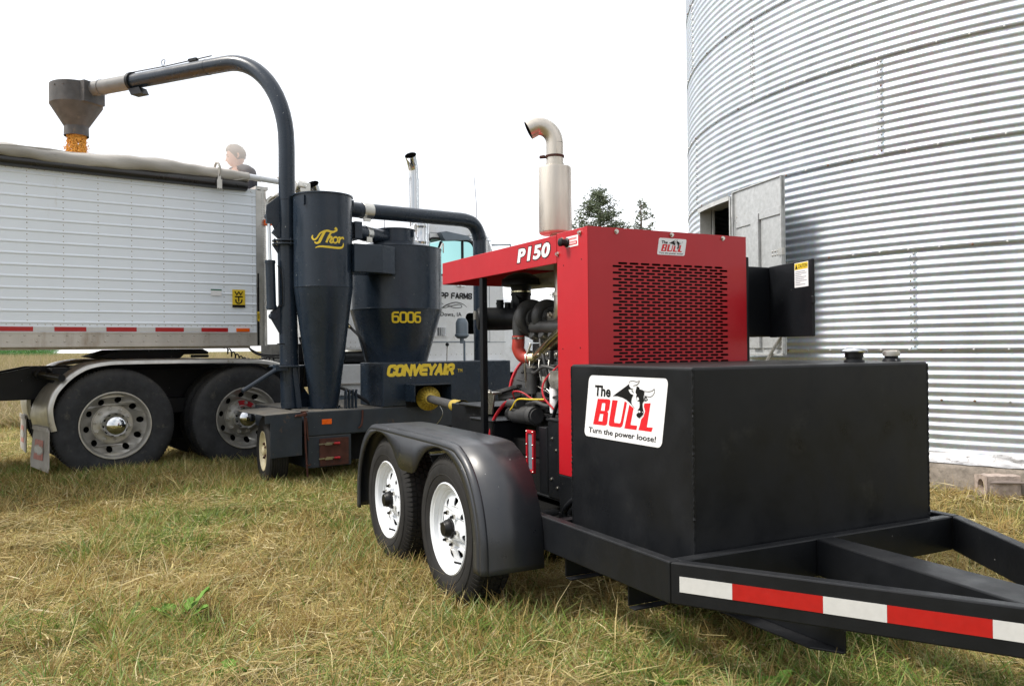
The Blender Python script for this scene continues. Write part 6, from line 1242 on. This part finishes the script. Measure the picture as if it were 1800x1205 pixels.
# ------------------------------------------------------------------ ground and grass
def groundmat():
    mt = bpy.data.materials.new('hay_stubble_ground'); mt.use_nodes = True; nt = mt.node_tree; b = nt.nodes['Principled BSDF']; N = nt.nodes.new; L = nt.links.new
    tc = N('ShaderNodeTexCoord')
    def nz(s, d=8, r=.7): n = N('ShaderNodeTexNoise'); n.inputs['Scale'].default_value = s; n.inputs['Detail'].default_value = d; n.inputs['Roughness'].default_value = r; L(tc.outputs['Object'], n.inputs['Vector']); return n.outputs[0]
    r = N('ShaderNodeValToRGB'); e = r.color_ramp.elements; e[0].position = .3; e[0].color = (.045, .036, .014, 1); e[1].position = .7; e[1].color = (.30, .25, .105, 1); m_ = e.new(.5); m_.color = (.15, .125, .048, 1); L(nz(26), r.inputs[0])
    g = N('ShaderNodeMapRange'); g.inputs[1].default_value = .42; g.inputs[2].default_value = .62; L(nz(.9, 4), g.inputs[0])
    mx = N('ShaderNodeMix'); mx.data_type = 'RGBA'; mx.inputs[7].default_value = (.085, .095, .028, 1); ml = N('ShaderNodeMath'); ml.operation = 'MULTIPLY'; ml.inputs[1].default_value = .55; L(g.outputs[0], ml.inputs[0]); L(ml.outputs[0], mx.inputs[0]); L(r.outputs[0], mx.inputs[6]); L(mx.outputs[2], b.inputs['Base Color']); b.inputs['Roughness'].default_value = .95; b.inputs['Specular IOR Level'].default_value = .1
    bp = N('ShaderNodeBump'); bp.inputs['Strength'].default_value = .8; bp.inputs['Distance'].default_value = .02; L(nz(60), bp.inputs['Height']); L(bp.outputs[0], b.inputs['Normal'])
    return mt
def axis(edges):
    res = []
    for a, b, s_ in edges: res += list(np.arange(a, b, s_))
    return np.array(res+[edges[-1][1]])
ax_ = axis([(-900, -100, 100), (-100, -20, 8), (-20, -8, .8), (-8, 8, .16), (8, 20, .8), (20, 100, 8), (100, 900, 100)]); ay_ = axis([(-60, -10, 10), (-10, 0, 1), (0, 13, .16), (13, 30, 1.2), (30, 60, 3), (60, 100, 8), (100, 1800, 150)])
X, Y = np.meshgrid(ax_, ay_); Zg = gz(X, Y); nx, ny = len(ax_), len(ay_)
g = MB(); g.add(list(zip(X.ravel().tolist(), Y.ravel().tolist(), Zg.ravel().tolist())), [(j*nx+i, j*nx+i+1, (j+1)*nx+i+1, (j+1)*nx+i) for j in range(ny-1) for i in range(nx-1)], 0, True)
go = g.build('ground', groundmat(), sharp=180); tag(go, kind='structure', label='hay field ground under the machines')
def vnoise(x, y, s, seed):
    r = np.random.default_rng(seed); T = r.random((64, 64)); x = x/s; y = y/s; i = np.floor(x).astype(int); j = np.floor(y).astype(int); fx = x-i; fy = y-j; fx = fx*fx*(3-2*fx); fy = fy*fy*(3-2*fy)
    q = lambda a, b: T[a % 64, b % 64]
    return q(i, j)*(1-fx)*(1-fy)+q(i+1, j)*fx*(1-fy)+q(i, j+1)*(1-fx)*fy+q(i+1, j+1)*fx*fy
def grassmat(name, trans=.3):
    mt = bpy.data.materials.new(name); mt.use_nodes = True; nt = mt.node_tree; nt.nodes.clear(); N = nt.nodes.new; L = nt.links.new
    at = N('ShaderNodeAttribute'); at.attribute_name = 'tint'; d = N('ShaderNodeBsdfDiffuse'); t = N('ShaderNodeBsdfTranslucent'); gl = N('ShaderNodeBsdfGlossy'); gl.inputs['Roughness'].default_value = .45; gl.inputs[0].default_value = (.5, .5, .5, 1); m1 = N('ShaderNodeMixShader'); m1.inputs[0].default_value = trans; m2 = N('ShaderNodeMixShader'); m2.inputs[0].default_value = .05; o = N('ShaderNodeOutputMaterial')
    L(at.outputs['Color'], d.inputs[0]); L(at.outputs['Color'], t.inputs[0]); L(d.outputs[0], m1.inputs[1]); L(t.outputs[0], m1.inputs[2]); L(m1.outputs[0], m2.inputs[1]); L(gl.outputs[0], m2.inputs[2]); L(m2.outputs[0], o.inputs[0])
    return mt
GM = grassmat('grass_blades')
def blades(name, base, direc, length, width, curl, tint, label):
    """base (n,3), direc (n,3) unit heading, length, width, curl (n,3) tip offset, tint (n,3); two quads per blade"""
    n = len(base); side = np.cross(direc, np.array([0, 0, 1.0])+RNG.normal(0, .35, (n, 3))); side /= np.linalg.norm(side, axis=1)[:, None]+1e-9
    P = []
    for t, w in ((0, .8), (.5, 1), (1, .15)):
        c = base+direc*(length*t)[:, None]+curl*(t*t); P += [c-side*(width*w/2)[:, None], c+side*(width*w/2)[:, None]]
    V = np.stack(P, 1).reshape(-1, 3).astype(np.float32); o = np.arange(n)*6
    F = np.stack([np.stack([o, o+1, o+3, o+2], 1), np.stack([o+2, o+3, o+5, o+4], 1)], 1).reshape(-1).astype(np.int32)
    me = bpy.data.meshes.new(name); me.vertices.add(len(V)); me.vertices.foreach_set('co', V.ravel()); nf = len(F)//4; me.loops.add(len(F)); me.loops.foreach_set('vertex_index', F); me.polygons.add(nf); me.polygons.foreach_set('loop_start', np.arange(0, len(F), 4, dtype=np.int32)); me.polygons.foreach_set('loop_total', np.full(nf, 4, np.int32))
    me.update(calc_edges=True); ca = me.attributes.new('tint', 'FLOAT_COLOR', 'POINT'); C4 = np.ones((len(V), 4), np.float32); C4[:, :3] = np.repeat(tint, 6, axis=0); ca.data.foreach_set('color', C4.ravel())
    me.materials.append(GM); ob = bpy.data.objects.new(name, me); COL.objects.link(ob); tag(ob, label, kind='stuff'); return ob
def sample(n, y0, y1, half=.70, extra=.7, pw=1.5):
    u = RNG.random(n); a = 1-pw; y = (y0**(a+1)+u*(y1**(a+1)-y0**(a+1)))**(1/(a+1)) if abs(a+1) > 1e-6 else y0*(y1/y0)**u
    x = (RNG.random(n)*2-1)*(half*y+extra); keep = np.hypot(x-GX, y-GY) > GR+.10
    return x[keep], y[keep]
pal = lambda L_: np.array(L_)
STRAW = pal([(.61, .50, .245), (.53, .43, .185), (.68, .58, .34), (.46, .36, .155), (.33, .235, .09), (.55, .47, .205)])
DRY = pal([(.42, .31, .10), (.46, .37, .125), (.31, .205, .068), (.38, .33, .105), (.36, .235, .08)])
GREEN = pal([(.14, .23, .035), (.19, .27, .05), (.11, .19, .045), (.24, .29, .075), (.28, .31, .095)])
MOUNDS = [(RNG.uniform(-4.5, 5), RNG.uniform(2.6, 8.5), RNG.uniform(.12, .32), RNG.uniform(.03, .085)) for _ in range(60)]
def mound(x, y):
    z = np.zeros_like(x)
    for cx, cy, r, h in MOUNDS: z = np.maximum(z, h*np.exp(-((x-cx)**2+((y-cy)*1.1)**2)/(r*r)))
    return z
def mixcol(n, w):      # w (n,3) weights of straw, dry, green
    r = RNG.random(n)*w.sum(1); k = np.where(r < w[:, 0], 0, np.where(r < w[:, 0]+w[:, 1], 1, 2)); c = np.where((k == 0)[:, None], STRAW[RNG.integers(0, len(STRAW), n)], np.where((k == 1)[:, None], DRY[RNG.integers(0, len(DRY), n)], GREEN[RNG.integers(0, len(GREEN), n)]))
    return (c*RNG.uniform(.75, 1.2, (n, 1))).astype(np.float32), k
# (a) mown straw lying on the stubble, single stems and matted wisps
def straw(name, x, y, a, spread, label, lmul=1.0, zmul=1.0):
    n = len(x); hay = vnoise(x, y, .55, 3)*.6+vnoise(x, y, .2, 4)*.4; grn = vnoise(x+7, y, .9, 5)*.6+vnoise(x, y, .33, 6)*.4; mz = mound(x, y)
    z = gz(x, y)+np.abs(RNG.normal(0, .020, n))*(.4+hay)*zmul+mz*RNG.uniform(.55, 1.05, n)+.008; a = a+RNG.normal(0, spread, n); el = RNG.normal(.04, .17, n)
    d = np.stack([np.cos(a)*np.cos(el), np.sin(a)*np.cos(el), np.sin(el)], 1); ln = (RNG.gamma(3.2, .025, n)*lmul).clip(.02, .28); wd = RNG.gamma(5, .00050, n).clip(.0011, .0060)*(1+.07*y)
    w = np.stack([np.full(n, 1.0), np.full(n, .42), np.clip(1.3*(grn-.44), .02, .45)], 1); tint, _ = mixcol(n, w); tint *= (1-.40*np.clip(mz/.06, 0, 1)*RNG.random(n))[:, None].astype(np.float32)
    blades(name, np.stack([x, y, z], 1)-d*(ln/2)[:, None], d, ln, wd, np.stack([RNG.normal(0, .018, n), RNG.normal(0, .018, n), RNG.normal(-.008, .012, n)], 1), tint, label)
x, y = sample(250000, 2.2, 13); hay = vnoise(x, y, .55, 3)*.6+vnoise(x, y, .2, 4)*.4; k = RNG.random(len(x)) < np.clip(.35+1.4*(hay-.3), .2, 1); x, y = x[k], y[k]
straw('mown_straw', x, y, .5+1.6*vnoise(x, y, 1.3, 9)*math.pi, .75, 'dry mown straw lying over the hay field')
cx, cy = sample(15000, 2.2, 12); hay = vnoise(cx, cy, .55, 3)*.6+vnoise(cx, cy, .2, 4)*.4; k = RNG.random(len(cx)) < np.clip(.1+2.2*(hay-.38), .04, 1); cx, cy = cx[k], cy[k]; ca_ = RNG.random(len(cx))*6.283; sz = RNG.uniform(.035, .11, len(cx)); q = 22
x = np.repeat(cx, q)+RNG.normal(0, 1, len(cx)*q)*np.repeat(sz, q); y = np.repeat(cy, q)+RNG.normal(0, 1, len(cx)*q)*np.repeat(sz, q); k = np.hypot(x-GX, y-GY) > GR+.1
straw('matted_straw', x[k], y[k], np.repeat(ca_, q)[k], .30, 'matted wisps of pale cut straw lying on the field', 1.15, 1.4)
# (b) short standing grass
x, y = sample(270000, 2.2, 14, pw=1.45); n = len(x); grn = vnoise(x+7, y, .9, 5)*.6+vnoise(x, y, .33, 6)*.4; tuft = vnoise(x, y, .16, 12)*.6+vnoise(x, y, .5, 13)*.4
k = RNG.random(n) < np.clip(.15+1.9*(tuft-.33), .05, 1); x, y, grn, tuft = x[k], y[k], grn[k], tuft[k]; n = len(x)
nearbin = np.clip(1.6-np.abs(np.hypot(x-GX, y-GY)-GR-.8), 0, 1)
a = RNG.random(n)*6.283; el = np.clip(RNG.normal(1.05, .32, n), .2, 1.55); d = np.stack([np.cos(a)*np.cos(el), np.sin(a)*np.cos(el), np.sin(el)], 1)
ln = np.clip(RNG.gamma(5, .0135, n)*(.6+.8*tuft), .02, .22); wd = RNG.gamma(5, .00052, n).clip(.0012, .006)*(1+.07*y)
w = np.stack([np.full(n, .55), np.full(n, .85), np.clip(4.5*(grn-.435), .14, 1.9)+.4*nearbin], 1); tint, kk = mixcol(n, w)
blades('stubble_grass', np.stack([x, y, gz(x, y)-.008], 1), d, ln, wd, np.stack([np.cos(a)*ln*.35, np.sin(a)*ln*.35, -ln*.18], 1)*RNG.random((n, 1)), tint, 'short olive and green grass standing through the mown straw')
# (c) lusher green tufts and long stems
cx, cy = sample(1400, 2.4, 9.5, pw=1.3); gsel = vnoise(cx+7, cy, .9, 5) > .52; cx, cy = cx[gsel], cy[gsel]
cx = np.concatenate([cx, RNG.normal(-1.75, .28, 26), RNG.normal(-1.15, .25, 14), RNG.normal(.75, .3, 12)]); cy = np.concatenate([cy, RNG.normal(3.75, .25, 26), RNG.normal(3.15, .2, 14), RNG.normal(3.0, .12, 12)])
bx_, by_ = np.repeat(cx, 42), np.repeat(cy, 42); n = len(bx_); x = bx_+RNG.normal(0, .05, n); y = by_+RNG.normal(0, .05, n); a = np.arctan2(y-by_, x-bx_)+RNG.normal(0, .5, n); el = np.clip(RNG.normal(1.0, .3, n), .3, 1.5); d = np.stack([np.cos(a)*np.cos(el), np.sin(a)*np.cos(el), np.sin(el)], 1); ln = RNG.uniform(.06, .19, n)
tint = GREEN[RNG.integers(0, 5, n)]*RNG.uniform(.8, 1.35, (n, 1)); blades('green_tufts', np.stack([x, y, gz(x, y)-.005], 1), d, ln, RNG.uniform(.003, .0062, n), np.stack([np.cos(a)*ln*.45, np.sin(a)*ln*.45, -ln*.3], 1)*RNG.uniform(.3, 1, (n, 1)), tint.astype(np.float32), 'fresh green grass tufts scattered in the straw')
cx, cy = sample(900, 2.4, 11, pw=1.3); q = 55; bx_, by_ = np.repeat(cx, q), np.repeat(cy, q); sz = np.repeat(RNG.uniform(.025, .07, len(cx)), q); n = len(bx_); x = bx_+RNG.normal(0, 1, n)*sz; y = by_+RNG.normal(0, 1, n)*sz; lean = np.repeat(RNG.random(len(cx))*6.283, q); a = np.arctan2(y-by_, x-bx_)*.5+lean*.5+RNG.normal(0, .4, n); el = np.clip(RNG.normal(.95, .3, n), .25, 1.5); d = np.stack([np.cos(a)*np.cos(el), np.sin(a)*np.cos(el), np.sin(el)], 1); ln = RNG.uniform(.06, .18, n)
tint = DRY[RNG.integers(0, 5, n)]*RNG.uniform(.7, 1.15, (n, 1)); blades('dry_tufts', np.stack([x, y, gz(x, y)-.005], 1), d, ln, RNG.uniform(.0018, .0045, n)*(1+.06*y), np.stack([np.cos(a)*ln*.4, np.sin(a)*ln*.4, -ln*.25], 1)*RNG.uniform(.3, 1, (n, 1)), tint.astype(np.float32), 'ochre dry grass tufts standing in the mown hay')
x, y = sample(2600, 2.4, 11, pw=1.2); n = len(x); a = RNG.random(n)*6.283; el = np.clip(RNG.normal(.75, .4, n), .1, 1.5); d = np.stack([np.cos(a)*np.cos(el), np.sin(a)*np.cos(el), np.sin(el)], 1); ln = RNG.uniform(.12, .34, n)
tint = STRAW[RNG.integers(0, 6, n)]*RNG.uniform(.9, 1.25, (n, 1)); blades('long_straw', np.stack([x, y, gz(x, y)+mound(x, y)*.8], 1), d, ln, RNG.uniform(.002, .0045, n), np.stack([RNG.normal(0, .05, n), RNG.normal(0, .05, n), -RNG.random(n)*.06], 1), tint.astype(np.float32), 'long pale straw stems sticking out of the mown hay')
# taller grass around wheels and under the machines
pts = []
for f_, wpt in ((PU_w, [(-.18, 1.46), (-.18, 2.40), (1.87, 1.46), (1.87, 2.4)]), (KW, [(0, .1), (1.28, -.1), (.6, -.1), (-.6, .0), (0, -.15), (.3, -.2)]), (VC_w, [(-.2, .3), (.2, .1), (.6, .0), (-.5, .3)])):
    for q in wpt: pts.append(f_ @ Vector((q[0], q[1], 0)))
P_ = np.array([[p.x, p.y] for p in pts]); ix = RNG.integers(0, len(P_), 26000); x = P_[ix, 0]+RNG.normal(0, .34, len(ix)); y = P_[ix, 1]+RNG.normal(0, .34, len(ix)); n = len(x); a = RNG.random(n)*6.283; el = np.clip(RNG.normal(1.15, .28, n), .3, 1.55); d = np.stack([np.cos(a)*np.cos(el), np.sin(a)*np.cos(el), np.sin(el)], 1); ln = RNG.uniform(.06, .20, n)
w = np.stack([np.full(n, .5), np.full(n, 1.0), np.full(n, .9)], 1); tint, _ = mixcol(n, w); blades('wheel_side_grass', np.stack([x, y, gz(x, y)-.005], 1), d, ln, RNG.uniform(.003, .0055, n), np.stack([np.cos(a)*ln*.3, np.sin(a)*ln*.3, -ln*.15], 1), tint, 'uncut grass standing around the wheels')
# (d) tall dry grass and the green crop far behind
n = 150000; y = 14+50*RNG.random(n)**1.2; x = (-.74+1.0*RNG.random(n)**1.5)*y; k_ = np.hypot(x-GX, y-GY) > GR+1.5; x, y = x[k_], y[k_]; n = len(x); a = RNG.random(n)*6.283; el = np.clip(RNG.normal(1.3, .2, n), .6, 1.57); d = np.stack([np.cos(a)*np.cos(el), np.sin(a)*np.cos(el), np.sin(el)], 1); ln = RNG.uniform(.45, .95, n)*np.clip((y-10)/12, .4, 1)
TALL = pal([(.42, .33, .20), (.38, .31, .16), (.46, .37, .23), (.36, .31, .14), (.26, .25, .10)]); tint = TALL[RNG.integers(0, 5, n)]*RNG.uniform(.8, 1.2, (n, 1)); blades('tall_grass', np.stack([x, y, gz(x, y)-.02], 1), d, ln, RNG.uniform(.012, .03, n), np.stack([np.cos(a)*.12, np.sin(a)*.12, np.full(n, -.05)], 1), tint.astype(np.float32), 'tall dry grass along the field edge behind the truck')
n = 26000; y = 62+26*RNG.random(n); x = -.56*y-34*RNG.random(n); row = np.round(x/.76)*.76+RNG.normal(0, .06, n); z0 = .4+RNG.uniform(.2, 1.25, n); a = RNG.random(n)*6.283; el = RNG.uniform(.3, 1.2, n); d = np.stack([np.cos(a)*np.cos(el), np.sin(a)*np.cos(el), np.sin(el)], 1); ln = RNG.uniform(.5, .8, n)
CR = pal([(.045, .14, .03), (.06, .17, .04), (.09, .20, .05)]); tint = CR[RNG.integers(0, 3, n)]*RNG.uniform(.8, 1.2, (n, 1)); blades('corn_crop', np.stack([row, y, z0], 1), d, ln, RNG.uniform(.03, .06, n), np.stack([np.cos(a)*.3, np.sin(a)*.3, np.full(n, -.35)], 1), tint.astype(np.float32), 'green corn crop in the distance beyond the dry grass')
# broad leaved weeds
LM = leafmat('weed_leaf', (.10, .21, .03), (.15, .27, .05))
def weed(x, y, rz, leaves, label, seed):
    rg = random.Random(seed); W_ = empty('broadleaf_weed', (x, y, float(gz(x, y))), rz); tag(W_, label, 'weed', 'broad leaved weeds in the grass')
    for (a, el, L_, wd_) in leaves:
        mb = MB(); c, s_ = math.cos(a), math.sin(a); n = 12; vs = []; cu = rg.uniform(-.5, .5); st = rg.uniform(.3, .45)
        for i in range(n+1):
            t = i/n; h = .015+L_*t*math.sin(el)-.03*t*t+.006*math.sin(t*9+a); r_ = L_*t*math.cos(el); q = max(0, (t-st)/(1-st)); w = wd_*.5*(q**.45)*(1-q)**.75*1.75*(1+.20*((i % 2)*2-1)*(q > 0))+.0018; b_ = cu*L_*t*t
            for k, f_ in ((-1, .016), (0, -.004), (1, .016)): vs.append((r_*c-(k*w+b_)*s_, r_*s_+(k*w+b_)*c, h+f_*q))
        mb.add(vs, [(i*3+j, i*3+j+1, i*3+j+4, i*3+j+3) for i in range(n) for j in (0, 1)], 0, False); mb.build('leaf', LM, W_)
def rosette(seed, n, L0_, w0):
    rg = random.Random(seed); return [(rg.uniform(0, 6.28), rg.uniform(.25, .85), L0_*rg.uniform(.6, 1.15), w0*rg.uniform(.7, 1.2)) for _ in range(n)]
def rosette(seed, n, L0_, w0):
    rg = random.Random(seed); return [(rg.uniform(0, 6.28), rg.uniform(.5, 1.0), L0_*rg.uniform(.6, 1.15), w0*rg.uniform(.7, 1.2)) for _ in range(n)]
weed(-1.62, 3.95, .2, [(.0, .50, .17, .11), (.2, .75, .20, .10), (.6, .9, .13, .08), (2.4, .8, .12, .08), (3.4, .6, .14, .07)], 'bright green broad leaved weed in open grass, well left of the trailer tyres', 1)
weed(-1.12, 3.20, .5, rosette(6, 5, .12, .085), 'green broad leaved weed nearest the camera in the straw', 2)
weed(.60, 3.02, 1.0, rosette(7, 5, .11, .09), 'pale low broad leaved weed in the grass before the trailer frame', 3)
weed(.93, 3.02, 0, rosette(8, 4, .12, .08), 'small folded broad leaved weed below the striped tongue', 4)
weed(-.45, 4.9, 0, rosette(9, 4, .10, .06), 'small broad leaved weed halfway between the tyres and the truck', 5)
